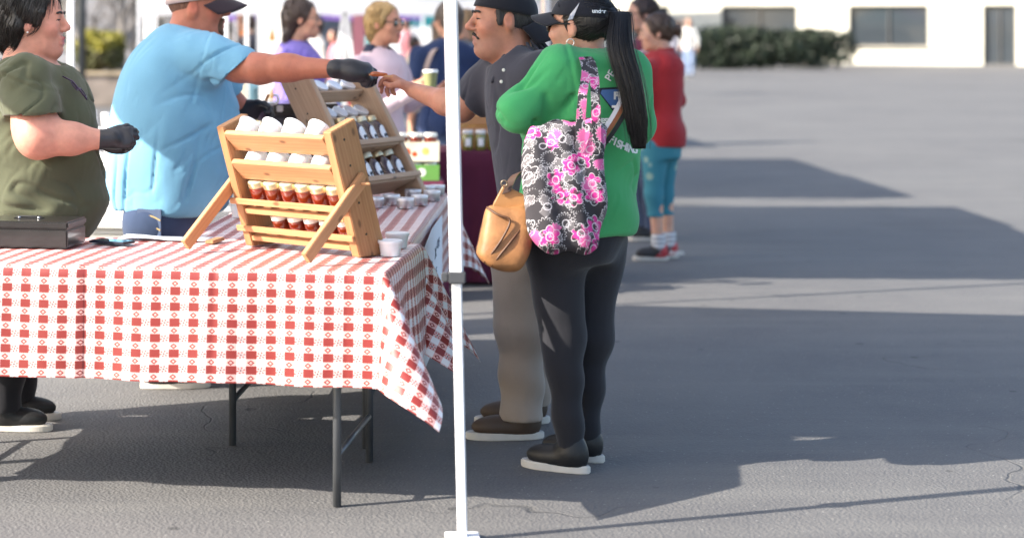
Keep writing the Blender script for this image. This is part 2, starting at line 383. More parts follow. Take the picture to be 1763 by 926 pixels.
def facade(name, label, x0, x1, y, h, wallmat, bays, rz=0):
    """shop building: brick/plaster wall with real openings, frames, panes, sills, roof coping"""
    t = thing(name, label, 'building', ((x0+x1)/2, y, 0), rz); cx = (x0+x1)/2
    V, Fc = [], []; D = 7.0
    holes = sorted(bays); xs = x0
    def blk(a, b, z0, z1, dy0=0, dy1=.35):
        i = len(V); V.extend([(a-cx, dy0, z0), (b-cx, dy0, z0), (b-cx, dy1, z0), (a-cx, dy1, z0), (a-cx, dy0, z1), (b-cx, dy0, z1), (b-cx, dy1, z1), (a-cx, dy1, z1)])
        Fc.extend([tuple(i+k for k in f) for f in ((3, 2, 1, 0), (4, 5, 6, 7), (0, 1, 5, 4), (1, 2, 6, 5), (2, 3, 7, 6), (3, 0, 4, 7))])
    for a, b, z0, z1 in holes:
        if a > xs: blk(xs, a, 0, h)
        if z0 > 0: blk(a, b, 0, z0)
        blk(a, b, z1, h); xs = b
    blk(xs, x1, 0, h); blk(x0, x0+.35, 0, h, .352, D); blk(x1-.35, x1, 0, h, .352, D); blk(x0+.35, x1-.35, 0, h, D-.35, D)
    link('wall', mesh(V, Fc), wallmat, t)
    link('roof', box_me(x1-x0+.2, D+.2, .25, .02, (0, D/2, h+.125)), M('roof_coping', '#8d8880', .8), t)
    link('plinth', box_me(x1-x0+.02, .06, .32, .01, (0, -.031, .16)), M('plinth_stone', '#6f6a62', .85, .15, 2), t) if not any(z_ < .05 for _, _, z_, _ in holes) else None
    for k_ in range(int((x1-x0)/4.6)):
        xx = x0+2.2+k_*4.6
        if all(not (a_-.2 < xx < b_+.2) for a_, b_, _, _ in holes): link('pilaster', box_me(.34, .10, h-.05, .01, (xx-cx, -.051, h/2)), wallmat, t); tube('downpipe', [(xx-cx+.3, -.07, .02), (xx-cx+.3, -.07, h-.1)], .05, M('pipe_metal', '#8a8a86', .5), t)
    gl = M('shop_glass', (.05, .06, .07), .06, .05, spec=.8); fr = M('shop_frame', '#5b5a58', .5)
    for a, b, z0, z1 in holes:
        mid = (a+b)/2-cx
        wdw = link('window' if z0 > .05 else 'door', box_me(b-a, .05, z1-z0, 0, (mid, .22, (z0+z1)/2)), gl, t)
        k = .07; V2 = bmesh.new()
        for (cx2, cz2, sx, sz) in ((a+k/2-cx, (z0+z1)/2, k, z1-z0), (b-k/2-cx, (z0+z1)/2, k, z1-z0), (mid, z0+k/2, b-a-2*k, k), (mid, z1-k/2, b-a-2*k, k), (mid, (z0+z1)/2, k*.7, z1-z0-2*k)):
            mm = bmesh.ops.create_cube(V2, size=1)
            for v in mm['verts']: v.co = Vector((v.co.x*sx+cx2, v.co.y*.08+.16, v.co.z*sz+cz2))
        link('frame', bmesh_to(V2), fr, wdw)
        if z0 > .05: link('sill', box_me(b-a+.12, .16, .07, .01, (mid, -.04, z0-.035)), M('stone_sill', '#b9b2a4', .8), wdw)
    return t
plaster = M('cream_plaster', (.80, .76, .64), .85, .05, 1.5, .2, 30)
greyw = M('grey_stone_wall', (.24, .24, .26), .85, .2, 2.5, .4, 12)
brickw = M('weathered_brick_wall', (.42, .34, .29), .85, .2, 3, .4, 14)
facade('shop_building', 'cream plastered building across the lot behind the girl in red', 8.6, 46, 72, 5, plaster, [(10.4, 11.9, 0, 2.3), (14, 17, .7, 2.3), (19, 22, .7, 2.3), (24, 25.2, 0, 2.3), (28, 31, .7, 2.3), (34, 37, .7, 2.3)], R(-22))
facade('shop_building', 'grey stone building behind the bare trees on the left', -34, -1.2, 66, 5.5, greyw, [(-30, -27, .7, 2.4), (-22, -19, .7, 2.4), (-15, -12, .8, 2.4), (-10.2, -8.6, .8, 2.4), (-7, -5.8, 0, 2.3), (-4.4, -2.6, .8, 2.4)], R(-12))
facade('shop_building', 'brown brick building seen between the two pale buildings', -1.0, 7.4, 70, 5.2, brickw, [(.2, 2, .7, 2.3), (3, 4.1, 0, 2.3), (5, 6.8, .7, 2.3)], R(-20))

bark = M('bark', (.23, .21, .20), .9, .3, 8, .7, 30, .01)
def bare_tree(label, x, y, h, seed, r0=.13):
    rd = random.Random(seed); t = thing('bare_tree', label, 'tree', (x, y, 0), 0, 'bare trees in front of the grey building'); V, Fc = [], []; V2, F2 = [], []
    def grow(p, d, L, r, lev):
        n = 5; pts = [p]; rr = [r]
        for i in range(n):
            d = (d+Vector((rd.gauss(0, .10), rd.gauss(0, .10), rd.gauss(.03, .06)))).normalized(); pts.append(pts[-1]+d*L/n); rr.append(r*(1-.5*(i+1)/n))
        tube_into(V if lev == 0 else V2, Fc if lev == 0 else F2, pts, rr, 8 if lev == 0 else (5 if lev < 3 else 3))
        if lev >= 4: return
        kids = 7 if lev == 0 else 5
        for k in range(kids):
            i = rd.randint(1, n); a = rd.uniform(0, 6.28); tilt = rd.uniform(.4, 1.0)
            o = d.orthogonal().normalized(); o.rotate(Matrix.Rotation(a, 3, d)); nd = (d*math.cos(tilt)+o*math.sin(tilt)).normalized()
            grow(pts[i], nd, L*rd.uniform(.45, .7), rr[i]*.62, lev+1)
    grow(Vector((0, 0, 0)), Vector((0, 0, 1)), h*.55, r0, 0)
    link('trunk', mesh(V, Fc, True), bark, t); link('crown', mesh(V2, F2, True), bark, t); return t
for i, (px, d, h, lb) in enumerate([(140, 38, 4.5, 'bare grey tree rising just right of the left white tent pole'), (205, 46, 5, 'bare twiggy tree standing behind the round bush'),
                                    (238, 52, 5.5, 'bare tree behind the shoulder of the man in blue'), (405, 50, 4.5, 'slim bare tree seen behind the outstretched arm of the man in blue'),
                                    (20, 44, 5, 'bare tree hidden mostly by the dark haired woman at the left edge')]):
    p = P(px, 45, d); bare_tree(lb, p.x, d, h, 20+i, .12)

def leaf_ball(name, parent, c, r, n, mat, seed, size=.03):
    rd = np.random.RandomState(seed); u = rd.normal(size=(n, 3)); u /= np.linalg.norm(u, axis=1)[:, None]; rr = rd.uniform(.55, 1.05, n)[:, None]
    lump = 1+.16*np.sin(u[:, :1]*5+1)*np.cos(u[:, 2:]*4); p = np.array(c)+u*rr*np.array(r)*lump
    a = rd.normal(size=(n, 3)); a /= np.linalg.norm(a, axis=1)[:, None]; b = np.cross(a, rd.normal(size=(n, 3))); b /= np.linalg.norm(b, axis=1)[:, None]
    s = rd.uniform(.6, 1.4, n)[:, None]*size; V = np.stack([p-a*s, p+b*s*.5, p+a*s, p-b*s*.5], 1).reshape(-1, 3); Q = np.arange(4*n).reshape(-1, 4)
    return link(name, np_mesh(V, Q, (0, 0, 0), False), mat, parent)
bd = 36; bp = P(172, 110, bd)
pl = thing('planter', 'grey concrete planter box under the yellow green bush', 'planter', (bp.x, bd, 0))
link('basin', box_me(2.0, 1.1, .58, .02, (0, 0, .29)), M('old_concrete', '#8c8178', .9, .2, 3, .4, 30), pl); link('rim', box_me(2.1, 1.2, .07, .015, (0, 0, .618)), M('pale_concrete', '#b5a58c', .9, .15, 3), pl)
bt = thing('bush', 'rounded bush with yellow green top and reddish leaves below, in the planter', 'bush', (bp.x, bd, .655))
leaf_ball('crown', bt, (0, 0, .42), (.50, .42, .34), 4200, M('yellow_green_leaf', (.30, .27, .035), .6, .25, 3), 3, .05)
leaf_ball('lower_foliage', bt, (.02, -.1, .25), (.46, .40, .24), 3200, M('red_green_leaf', (.13, .10, .05), .6, .5, 6, hue2='#4d5a2c'), 4, .05)
tube('trunk', [(0, 0, 0), (.02, 0, .3), (0, .02, .5)], [.04, .03, .02], bark, bt)
lamp = thing('lamp_post', 'dark lamp post right of the left white tent pole', 'lamp post', (P(141, 45, 30).x, 30, 0))
tube('pole', [(0, 0, .3), (0, 0, 4)], .06, M('dark_iron', '#3a3e42', .5), lamp); link('base', lathe_me([(.14, 0), (.14, .06), (.09, .15), (.07, .32)]), M('dark_iron', '#3a3e42'), lamp)
link('lantern', lathe_me([(.07, 4), (.16, 4.1), (.2, 4.45), (.05, 4.62)]), M('lantern_glass', '#d8d8d0', .3), lamp)

# ------------------------------------------------------------------ tents
def canopy_mat(name, col, tr=.45):
    if name in MATS: return MATS[name]
    b = NB(name); co = b.coord(); c = b.mix(b.ramp(b.noise(co, 3, 3), .3, .7), tuple(x*.93 for x in col), col); b.l(c, b.b.inputs['Base Color']); b.b.inputs['Roughness'].default_value = .7
    t = b.n('BsdfTranslucent'); b.l(c, t.inputs[0]); mx = b.n('MixShader'); mx.inputs[0].default_value = tr; b.l(b.b.outputs[0], mx.inputs[1]); b.l(t.outputs[0], mx.inputs[2]); b.l(mx.outputs[0], b.o.inputs[0])
    b.bump(b.noise(co, 2.5, 3), .3, .05); MATS[name] = b.m; return b.m
white_can = canopy_mat('white_canopy_fabric', (.84, .84, .86), .6); metal_w = M('white_powder_coat', (.80, .80, .82), .35, .04, 3); clampm = M('grey_plastic_clamp', '#4a4b4e', .5)
def tent(label, fr, ang, size, eave, peak, can=white_can, legmat=metal_w, val=.25, lean=None, group='canopy tents of the market'):
    """pop-up tent: fr = front right foot corner (x, y), ang = yaw; depth away from the camera"""
    u = Vector((math.cos(ang), math.sin(ang), 0)); v = Vector((-math.sin(ang), math.cos(ang), 0)); O = Vector((fr[0], fr[1], 0))
    t = thing('canopy_tent', label, 'tent', O, 0, group); wx, wy = size
    cs = [Vector((0, 0, 0)), -u*wx, -u*wx+v*wy, v*wy]; top = sum(cs, Vector())/4+Vector((0, 0, peak)); N = 10
    V, Fc = [], []
    for i in range(4):
        a, b = cs[i]+Vector((0, 0, eave+val)), cs[(i+1) % 4]+Vector((0, 0, eave+val))
        for r in range(N+1):
            for k in range(N+1):
                e = a.lerp(b, k/N); p = e.lerp(top, r/N); sag = .10*math.sin(math.pi*r/N)*(.3+.7*math.sin(math.pi*k/N)); V.append(p-Vector((0, 0, sag)))
        o = i*(N+1)**2
        for r in range(N):
            for k in range(N): q = o+r*(N+1)+k; Fc.append((q, q+1, q+N+2, q+N+1))
    link('canopy', mesh(V, Fc, True), can, t)
    for i in range(4):
        a, b = cs[i], cs[(i+1) % 4]; outv = -((top-(a+b)/2)*Vector((1, 1, 0))).normalized(); V, Fc = [], []; K = 30
        for k in range(K+1):
            e0 = a.lerp(b, k/K); e = e0+outv*(.012+.008*math.sin(k*1.3)); V.append(e0+Vector((0, 0, eave+val))); V.append(e+outv*.006*math.sin(k*2.1)+Vector((0, 0, eave+.012*math.sin(k*.9))))
        for k in range(K): Fc.append((2*k, 2*k+1, 2*k+3, 2*k+2))
        link('valance', mesh(V, Fc, True), can, t)
    for i, c in enumerate(cs):
        ft = c+(Vector((.05, 0, 0)) if (lean and i == 0) else Vector())
        s = .018; tp = c+Vector((0, 0, eave+val-.01)); ls = (tp-ft); xh = ls.normalized()
        plank('leg', ft+Vector((0, 0, .012)), ft+ls*.40, u*.027, .027, legmat, t, .002)
        lg = plank('leg', ft+ls*.34, tp, u*.037, .037, legmat, t, .003)
        cl = ft+ls*.335
        ck = link('clamp', box_me(.05, .05, .034, .004), clampm, t, cl); pb = link('push_button', box_me(.02, .03, .026, .004), clampm, ck, (-.035, 0, 0))
        link('foot', box_me(.1, .1, .012, .002, (0, 0, .006)), legmat, t, ft)
        for j in (1, 3):
            e = cs[(i+j) % 4]; m = (c+e)/2
            tube('truss_bar', [c+Vector((0, 0, eave+val-.05)), m*1.0+Vector((0, 0, eave+val-.32)) if eave > 2.2 else m+Vector((0, 0, eave+val-.18))], .009, legmat, t, 6)
    return t
TA = R(-10)
# truss bars stay above the frame: own booth has a high eave
tent('white canopy tent over the jam stall, its near leg with grey clamp in front', (.283, 5.60), TA, (2.95, 3.0), 2.05, 3.15, lean=True)
tent('white canopy tent over the stall with the maroon tablecloth', (1.20, 10.25), R(-2), (2.70, 2.9), 2.04, 3.1)
tent('white canopy tent in the row just behind the maroon stall', (1.36, 13.1), R(-2), (2.72, 1.6), 2.04, 3.0)
tent('white canopy tent fourth in the row, seen as slim white poles', (1.35, 15.6), R(-1), (2.35, 2.4), 2.04, 3.0)
tent('white canopy tent fifth in the row, seen as slim white poles', (1.35, 18.05), R(-1), (2.2, 2.4), 2.04, 3.0)
tent('white canopy tent with its low white valance across the top of the view', (1.62, 22.8), R(2), (4.1, 3.0), 1.635, 2.9)
tent('purple canopy tent behind the white valance', (1.2, 31), 0, (3.2, 3), 1.60, 2.9, canopy_mat('purple_canopy_fabric', (.30, .16, .55)))
tent('teal canopy tent with black legs behind the blonde woman', (3.6, 38), 0, (3.4, 3), 1.48, 2.9, canopy_mat('teal_canopy_fabric', (.03, .30, .34)), M('black_pole', '#222428', .5))

# ------------------------------------------------------------------ stall tables with gingham cloth
TZ = .74
def gingham():
    b = NB('red_gingham_vinyl'); uv = b.n('TexCoord').outputs['UV']; sp = b.n('SeparateXYZ'); b.l(uv, sp.inputs[0])
    def ax(i):
        f = b.math('FRACT', sp.outputs[i]); on = b.math('LESS_THAN', f, .54); c = b.math('SUBTRACT', b.math('FRACT', b.math('MULTIPLY', sp.outputs[i], 2)), .5); return on, c
    A, cx = ax(0); B, cy = ax(1); nA, nB = b.math('SUBTRACT', 1, A), b.math('SUBTRACT', 1, B)
    red, wht, pink = lin('#822c28'), (.74, .73, .75), lin('#d6a8a2')
    l1 = b.math('ADD', b.math('ABSOLUTE', cx), b.math('ABSOLUTE', cy)); rr = b.math('SQRT', b.math('ADD', b.math('MULTIPLY', cx, cx), b.math('MULTIPLY', cy, cy)))
    dia = b.math('MULTIPLY', b.math('GREATER_THAN', l1, .17), b.math('LESS_THAN', l1, .38))
    th = b.math('ARCTAN2', cy, cx); pet = b.math('GREATER_THAN', b.math('SINE', b.math('MULTIPLY', th, 6)), .1)
    flo = b.math('MULTIPLY', b.math('MULTIPLY', pet, b.math('LESS_THAN', rr, .44)), b.math('GREATER_THAN', rr, .2)); dot = b.math('LESS_THAN', rr, .1)
    c = b.mix(b.math('MULTIPLY', A, B), wht, red)
    md = b.math('MULTIPLY', A, nB); c = b.mix(md, c, pink); c = b.mix(b.math('MULTIPLY', md, dia), c, red)
    mf = b.math('MULTIPLY', nA, B); c = b.mix(mf, c, (.60, .44, .43)); c = b.mix(b.math('MULTIPLY', mf, flo), c, lin('#b8544c')); c = b.mix(b.math('MULTIPLY', mf, dot), c, lin('#4a2a32'))
    b.l(c, b.b.inputs['Base Color']); b.b.inputs['Roughness'].default_value = .42; b.b.inputs['Specular IOR Level'].default_value = .45
    b.bump(b.noise(b.coord(), 9, 3), .25, .012); b.bump(b.noise(b.coord(), 40, 2), .1, .003); return b.m
ging = gingham(); PER = .061
def cloth_me(L, W, drop, seed, crease=(.42, .30), flare=1.0):
    st = .016; nu, nv = int((L+2*drop)/st), int((W+2*drop)/st); us = np.linspace(-drop, L+drop, nu+1); vs = np.linspace(-drop, W+drop, nv+1); V = []; UV = []
    for a in us:
        for b_ in vs:
            ca, cb = min(max(a, 0), L), min(max(b_, 0), W); ea, eb = a-ca, b_-cb; r = math.hypot(ea, eb)
            z = .004+.0035*noise.noise((a*5, b_*5, seed)); 
            if r < 1e-6: V.append((a, b_, z+.002*math.exp(-((a % crease[0])/.012)**2)))
            else:
                dx, dy = ea/r, eb/r; corner = abs(ea) > 1e-6 and abs(eb) > 1e-6; q = min(r/.03, 1.6)
                out = .012*math.sin(min(q, 1.57)); drp = max(0, r-.012)
                if corner:
                    th = math.atan2(abs(eb), abs(ea)); ff = math.sin(2*th)
                    out += r*(.10+.42*ff*ff); drp = drp*(.985-.10*ff)
                    t = -dy*.03*math.sin(4*th)*r/drop; s2 = dx*.03*math.sin(4*th)*r/drop
                    V.append((ca+dx*out+t, cb+dy*out+s2, z-drp))
                else:
                    al = a if abs(eb) > 0 else b_; rip = (.010*math.sin(al*11+seed)+.007*math.sin(al*23+2*seed)+.012*noise.noise((al*3, seed, 0)))*r/drop
                    cs = .008*math.exp(-(((al % crease[0])-.02)/.007)**2)-.005*math.exp(-(((al % crease[0])-.034)/.008)**2)
                    fz = flare if ea > 0 else 1.0; out += fz*(.05*r+rip+.012*r/drop+cs); V.append((ca+dx*out, cb+dy*out, z-drp))
            UV.append((a/PER, b_/(PER*.78)))
    idx = lambda i, j: i*(nv+1)+j; Fc = [(idx(i, j), idx(i+1, j), idx(i+1, j+1), idx(i, j+1)) for i in range(nu) for j in range(nv)]
    me = mesh(V, Fc, True); ul = me.uv_layers.new(name='UVMap'); li = np.empty(len(me.loops), np.int32); me.loops.foreach_get('vertex_index', li); ul.data.foreach_set('uv', np.array(UV, np.float32)[li].ravel()); return me
def folding_table(label, loc, rotz, L, W, group='folding tables of the jam stall'):
    t = thing('folding_table', label, 'table', loc, rotz, group); top = M('grey_table_plastic', '#cfcfcb', .5); lm = M('grey_steel_tube', '#6b6e72', .4, metal=.6)
    link('table_top', box_me(L-.006, W-.006, .04, .008, (L/2, W/2, TZ-.021)), top, t)
    for x in (.16, L-.16):
        for y in (.08, W-.08): tube('leg', [(x, y, .002), (x, y, TZ-.041)], .0135, lm, t)
        tube('crossbar', [(x, .094, .16), (x, W-.094, .16)], .010, lm, t)
    return t
LA, WA = 1.83, .78; A0 = Vector((.108, 5.88, 0))-Vector((math.cos(TA), math.sin(TA), 0))*LA
folding_table('folding table along the front under the red gingham cloth', A0, TA, LA, WA)
c1 = link('tablecloth', cloth_me(LA, WA, .36, 1.3), ging, None, (A0.x, A0.y, TZ)); c1.rotation_euler = (0, 0, TA)
tag(c1, 'red and white gingham cloth on the front table with the cash box', 'tablecloth', 'gingham tablecloths')
TB = R(-6.5); LB, WB = 1.98, .80
B0 = Vector((.212, 6.71, 0))-Vector((math.cos(TB), math.sin(TB), 0))*WB
# local x runs across (0..WB), local y runs back (0..LB)
folding_table('folding table running back from the front one, under the labelled bottle rack', B0, TB, WB, LB)
c2 = link('tablecloth', cloth_me(WB, LB, .36, 4.7, flare=.15), ging, None, (B0.x, B0.y, TZ)); c2.rotation_euler = (0, 0, TB)
tag(c2, 'red and white gingham cloth running back under the tins and bottle rack', 'tablecloth', 'gingham tablecloths')
def onB(x, y, z=0): return B0+Vector((math.cos(TB)*x-math.sin(TB)*y, math.sin(TB)*x+math.cos(TB)*y, TZ+z))
# hand-lettered price sheets hanging on the side of the back table
paper = M('white_paper', (.78, .79, .84), .7, .03, 4); inkm = M('grey_marker_ink', '#6d7686', .7); blueink = M('blue_marker_ink', '#3f5f9a', .7)
sx = Vector((-math.sin(TB), math.cos(TB), 0)); sn = Vector((math.cos(TB), math.sin(TB), 0))
sg = thing('paper_sign', 'white hand lettered paper sheet hanging beside the table corner behind the white pole', 'sign', onB(WB+.030, .62, -.5))
sv = [(-.50, .0), (.70, .0), (.70, .47), (.1, .475), (-.50, .43)]
prism('sheet', sv, (0, 0, 0), sx, (0, 0, 1), .0015, paper, sg)
for s_, x_, z_, sz, im in (('O', -.16, .14, .07, blueink), ('H', -.17, .25, .06, blueink), ('X', -.2, .31, .05, blueink), ('O', .02, .33, .07, inkm), ('X', .14, .36, .06, inkm), ('E', .02, .22, .07, inkm), ('E', .16, .28, .05, inkm), ('OF', .22, .38, .05, inkm), ('R', .04, .13, .05, inkm), ('6', .05, .06, .05, inkm)):
    me = text_me(s_, sz); o = link('lettering', me, im, sg); m = Matrix((sx*2.4, (0, 0, 1), sn)).transposed().to_4x4(); m.translation = sx*x_*2+Vector((0, 0, z_))+sn*.0025; o.matrix_local = m

# ------------------------------------------------------------------ racks
pine = wood('pine_board', '#cc9a6e', '#b27d54'); pine2 = wood('cedar_board', '#bd8c62', '#9c6d45'); pineb = wood('grey_pine_board', '#c3a386', '#a5856b')
plasticw = M('white_cup_plastic', (.78, .78, .80), .35, .04, 3, sss=.15); lidw = M('white_lid_plastic', (.84, .84, .86), .3, .03, 3)
gold = M('gold_lid_metal', (.74, .60, .36), .28, .08, 9, metal=.85); lidtop = M('pale_gold_lid_top', (.80, .72, .52), .35, .05, 9, metal=.4); lidsil = M('white_metal_lid', (.80, .79, .74), .3, .05, 9, metal=.3)
jam = M('red_jam_in_glass', (.12, .014, .006), .12, .45, 14, coat=1, spec=.6, hue2='#7a2410'); jam2 = M('orange_jam_in_glass', (.20, .030, .008), .12, .4, 14, coat=1, hue2='#5e1a0c')
brownj = M('brown_syrup_in_glass', (.10, .030, .012), .10, .5, 12, coat=1, hue2='#170a08'); labelm = M('white_oval_label', (.80, .80, .84), .5, .03, 3); darkprint = M('dark_label_print', '#2b2d3a', .6)
tinm = M('brushed_tin', (.62, .62, .64), .3, .08, 20, metal=.9); tinlid = M('tin_lid_white', (.78, .78, .82), .3, .05, 12, metal=.35)
cup_body = lathe_me([(.031, 0), (.0325, .002), (.038, .040), (.0385, .043)], 26); cup_lid = lathe_me([(.0405, .0405), (.0415, .043), (.0415, .049), (.039, .0515), (.036, .0495), (.004, .0495)], 26)
jar_glass = lathe_me([(.022, 0), (.027, .004), (.0295, .02), (.0310, .045), (.0305, .052), (.028, .0555)], 22); jar_band = lathe_me([(.0300, .054), (.0315, .0555), (.0315, .067), (.0305, .069)], 22); jar_lid = lathe_me([(.0295, .0685), (.0295, .0705), (.026, .0715), (.003, .0718)], 22)
bot_glass = lathe_me([(.028, 0), (.033, .005), (.034, .06), (.031, .072), (.023, .083), (.022, .086)], 24); bot_cap = lathe_me([(.0245, .0855), (.025, .087), (.025, .100), (.0235, .102), (.003, .1022)], 24)
tin_body = lathe_me([(.034, 0), (.035, .002), (.035, .030)], 26); tin_top = lathe_me([(.0362, .0295), (.0366, .031), (.0366, .041), (.0355, .0425), (.032, .0418), (.003, .0418)], 26)
def oval():
    n = 22; V = [(.0215*math.cos(2*math.pi*k/n), .026*math.sin(2*math.pi*k/n)) for k in range(n)]; out = []
    bm = bmesh.new(); vs = []
    for s in (1, .5):
        for x, y in V: vs.append(bm.verts.new((x*s, y*s, 0)))
    for k in range(n): bm.faces.new((vs[k], vs[(k+1) % n], vs[n+(k+1) % n], vs[n+k]))
    bm.faces.new(vs[n:]); bmesh.ops.subdivide_edges(bm, edges=bm.edges[:], cuts=1, use_grid_fill=True)
    for v in bm.verts:
        x, y = v.co.x, v.co.y; a = x/.0345; v.co = Vector((.0347*math.cos(a), .0347*math.sin(a), .036+y))
    return bmesh_to(bm, True)
oval_me = oval()
def bear():
    pts = [(-.012, .0), (-.009, .006), (-.002, .0085), (.006, .007), (.011, .0085), (.0135, .005), (.012, .001), (.010, -.001), (.0095, -.007), (.006, -.007), (.005, -.001), (-.004, -.001), (-.005, -.007), (-.009, -.007), (-.010, -.002)]
    bm = bmesh.new(); f = bm.faces.new([bm.verts.new((x, y, 0)) for x, y in pts]); bmesh.ops.triangulate(bm, faces=[f])
    for v in bm.verts: a = v.co.x/.0345; y = v.co.y; v.co = Vector((.0355*math.cos(a), .0355*math.sin(a), .024+y))
    return bmesh_to(bm)
bear_me = bear()
def place(kind, mat4, label, group, spin=0, variant=0):
    nm, cat, parts = {'cup': ('plastic_cup', 'cup', (('cup_body', cup_body, plasticw), ('lid', cup_lid, lidw))),
        'jar': ('jam_jar', 'jar', (('glass', jar_glass, (jam, jam2)[variant % 2]), ('lid_band', jar_band, gold), ('lid', jar_lid, lidtop))),
        'jarw': ('jam_jar', 'jar', (('glass', jar_glass, (jam2, jam)[variant % 2]), ('lid_band', jar_band, lidsil), ('lid', jar_lid, lidsil))),
        'bottle': ('syrup_jar', 'jar', (('glass', bot_glass, brownj), ('cap', bot_cap, lidtop if variant % 3 else gold), ('label', oval_me, labelm), ('label_print', bear_me, darkprint))),
        'tin': ('tin', 'tin', (('tin_body', tin_body, tinm), ('lid', tin_top, tinlid)))}[kind]
    t = thing(nm, label, cat, (0, 0, 0), 0, group); t.matrix_world = mat4 @ Matrix.Rotation(spin, 4, 'Z')
    for pn, me, mt in parts:
        o = bpy.data.objects.new(pn, me); C.objects.link(o); o.parent = t
        if not len(me.materials): me.materials.append(None)
        o.material_slots[0].link = 'OBJECT'; o.material_slots[0].material = mt
    return t
def frame4(o, x, y, z):
    m = Matrix((x, y, z)).transposed().to_4x4(); m.translation = o; return m
def rack(label, loc, rotz, W, dep, al, Ls, rows, mat, mats, foot, pivot):
    """leaning display rack: X across, Y = its front, tilted back by al. rows: (kind, s) shelf boards"""
    t = thing('display_rack', label, 'rack', loc, rotz, 'leaning wooden display racks'); e = Vector((0, -math.sin(al), math.cos(al))); n = Vector((0, math.cos(al), math.sin(al))); X = Vector((1, 0, 0)); th = .036
    for x in (th/2, W-th/2):
        b0 = Vector((0, 0, 0)); f0 = Vector((0, dep/math.cos(al), 0)); tb = e*Ls; tf = e*Ls+n*dep
        # board drawn in its own frame: local x along the lean so the grain follows it
        pts = [(p.dot(e), p.dot(n)) for p in (b0, f0, tf, tb)]
        o = prism('side_board', pts, (0, 0, 0), (1, 0, 0), (0, 1, 0), th, mat, t, .003); o.matrix_local = frame4(Vector((x, 0, 0)), e, n, e.cross(n))
    for kind, s in rows:
        if kind == 'wide':
            a = e*(s+.066)+n*.001; b = e*(s-.008)+n*.036; mid = (a+b)/2; fz = (n*.90+e*.43); lb_ = b+fz*.034-e*.004
            plank('ledge', lb_+X*(th+.0005), lb_+X*(W-th-.0005), fz*.052, .012, mats[0], t)
            plank('shelf_board', mid+X*(th+.0005), mid+X*(W-th-.0005), (a-b), .019, mats[0], t)
        else:
            plank('shelf_board', e*s+n*dep*.5+X*(th+.0005), e*s+n*dep*.5+X*(W-th-.0005), n*(dep-.004), .018, mats[0], t)
            plank('slat', e*(s+.040)-n*.0065-X*.012, e*(s+.040)-n*.0065+X*(W-.002), e*.020, .011, mats[1], t) if kind == 'slat' else plank('slat', e*(s+.010)+n*(dep+.007)+X*.001, e*(s+.010)+n*(dep+.007)+X*(W-.001), e*.024, .010, mats[1], t)
    pv = e*pivot+n*dep*.5
    for x, sg in ((-.013, -1), (W+.013, 1)):
        ft = Vector((x, foot, .022)); d = (ft-pv-X*x).normalized()
        plank('prop_leg', pv+X*x-d*.03, ft, d.cross(X)*.042, .020, mats[0], t, .002)
        for ss_ in (.06, .17, .30, .39): link('screw', lathe_me([(.0042, 0), (.004, .0012), (.001, .0014)], 10), M('dark_screw', '#2a2622', .5), t, e*ss_*(Ls/.435)+n*dep*.42+X*(x-sg*.0128+sg*.0)).rotation_euler = (0, R(90)*sg, 0)
        tube('peg', [pv+X*(x-sg*.02), pv+X*(x+sg*.045)], .0045, mats[1], t, 8)
    mw = Matrix.Translation(Vector(loc)) @ Matrix.Rotation(rotz, 4, 'Z')
    return t, mw, e, n, X
ordn = ['first', 'second', 'third', 'fourth', 'fifth', 'sixth', 'seventh']
ra = R(-42); aA = R(19); WAr, dA = .525, .125; o1 = Vector((.0377, 6.22, TZ+.009))-Vector((math.cos(ra), math.sin(ra), 0))*WAr
rkA, mA, eA, nA_, X = rack('pine rack of red jam jars at the table corner, seen from its propped back', o1, ra, WAr, dA, aA, .435, [('slat', .028), ('slat', .128), ('wide', .248), ('wide', .352)], pine2, (pine, pine), -.27, .235)
def sit(mw, e, n, s, x, k, kind, label, group, tilt=0, flip=False, variant=0, lift=.0095, size=1.0):
    """stand a thing on a shelf: tilt = 0 upright along the lean, else on the 45 degree board"""
    ax = (e*math.cos(tilt)+n*math.sin(tilt)).normalized(); yy = X.cross(ax).normalized()*(-1); 
    fr = (n*math.cos(tilt)-e*math.sin(tilt)).normalized(); p = e*s+n*k+X*x+ax*lift
    m = mw @ frame4(p, fr, ax.cross(fr), ax) @ Matrix.Diagonal((size, size, size*(1.25 if kind == 'bottle' else 1.12 if size > 1 else 1), 1)); return place(kind, m, label, group, random.uniform(-.12, .12) if kind == 'bottle' else random.uniform(0, 6), variant)
for k in range(4):
    sit(mA, eA, nA_, .395, .100+k*.106, .012, 'cup', f'white lidded cup on the top shelf of the near rack, {ordn[k]} from the left', 'white cups on the near rack', R(64)+random.uniform(-.06, .06), lift=.011)
    sit(mA, eA, nA_, .288, .106+k*.102, .012, 'cup', f'white lidded cup on the second shelf of the near rack, {ordn[k]} from the left', 'white cups on the near rack', R(64)+random.uniform(-.05, .05), lift=.011)
for k in range(6):
    sit(mA, eA, nA_, .128, .084+k*.0720, .048+random.uniform(-.003, .003), 'jar', f'gold lidded jam jar on the third shelf of the near rack, {ordn[k]} from the left', 'jam jars on the near rack', variant=k, size=1.13 if True else 1)
for k in range(5):
    sit(mA, eA, nA_, .028, .150+k*.074, .050+random.uniform(-.003, .003), 'jarw', f'pale lidded jam jar on the bottom shelf of the near rack, {ordn[k]} from the left', 'jam jars on the near rack', variant=k)
rb = R(57+180); aB = R(30); WBr, dB = .50, .14; o2 = Vector((.225, 8.46, TZ+.009))
rkB, mB, eB, nB_, _ = rack('pale wooden rack of labelled dark jars and tins at the back of the table', o2, rb, WBr, dB, aB, .585, [('front', .03), ('front', .200), ('wide', .345), ('wide', .475)], pineb, (pineb, pineb), -.26, .33)
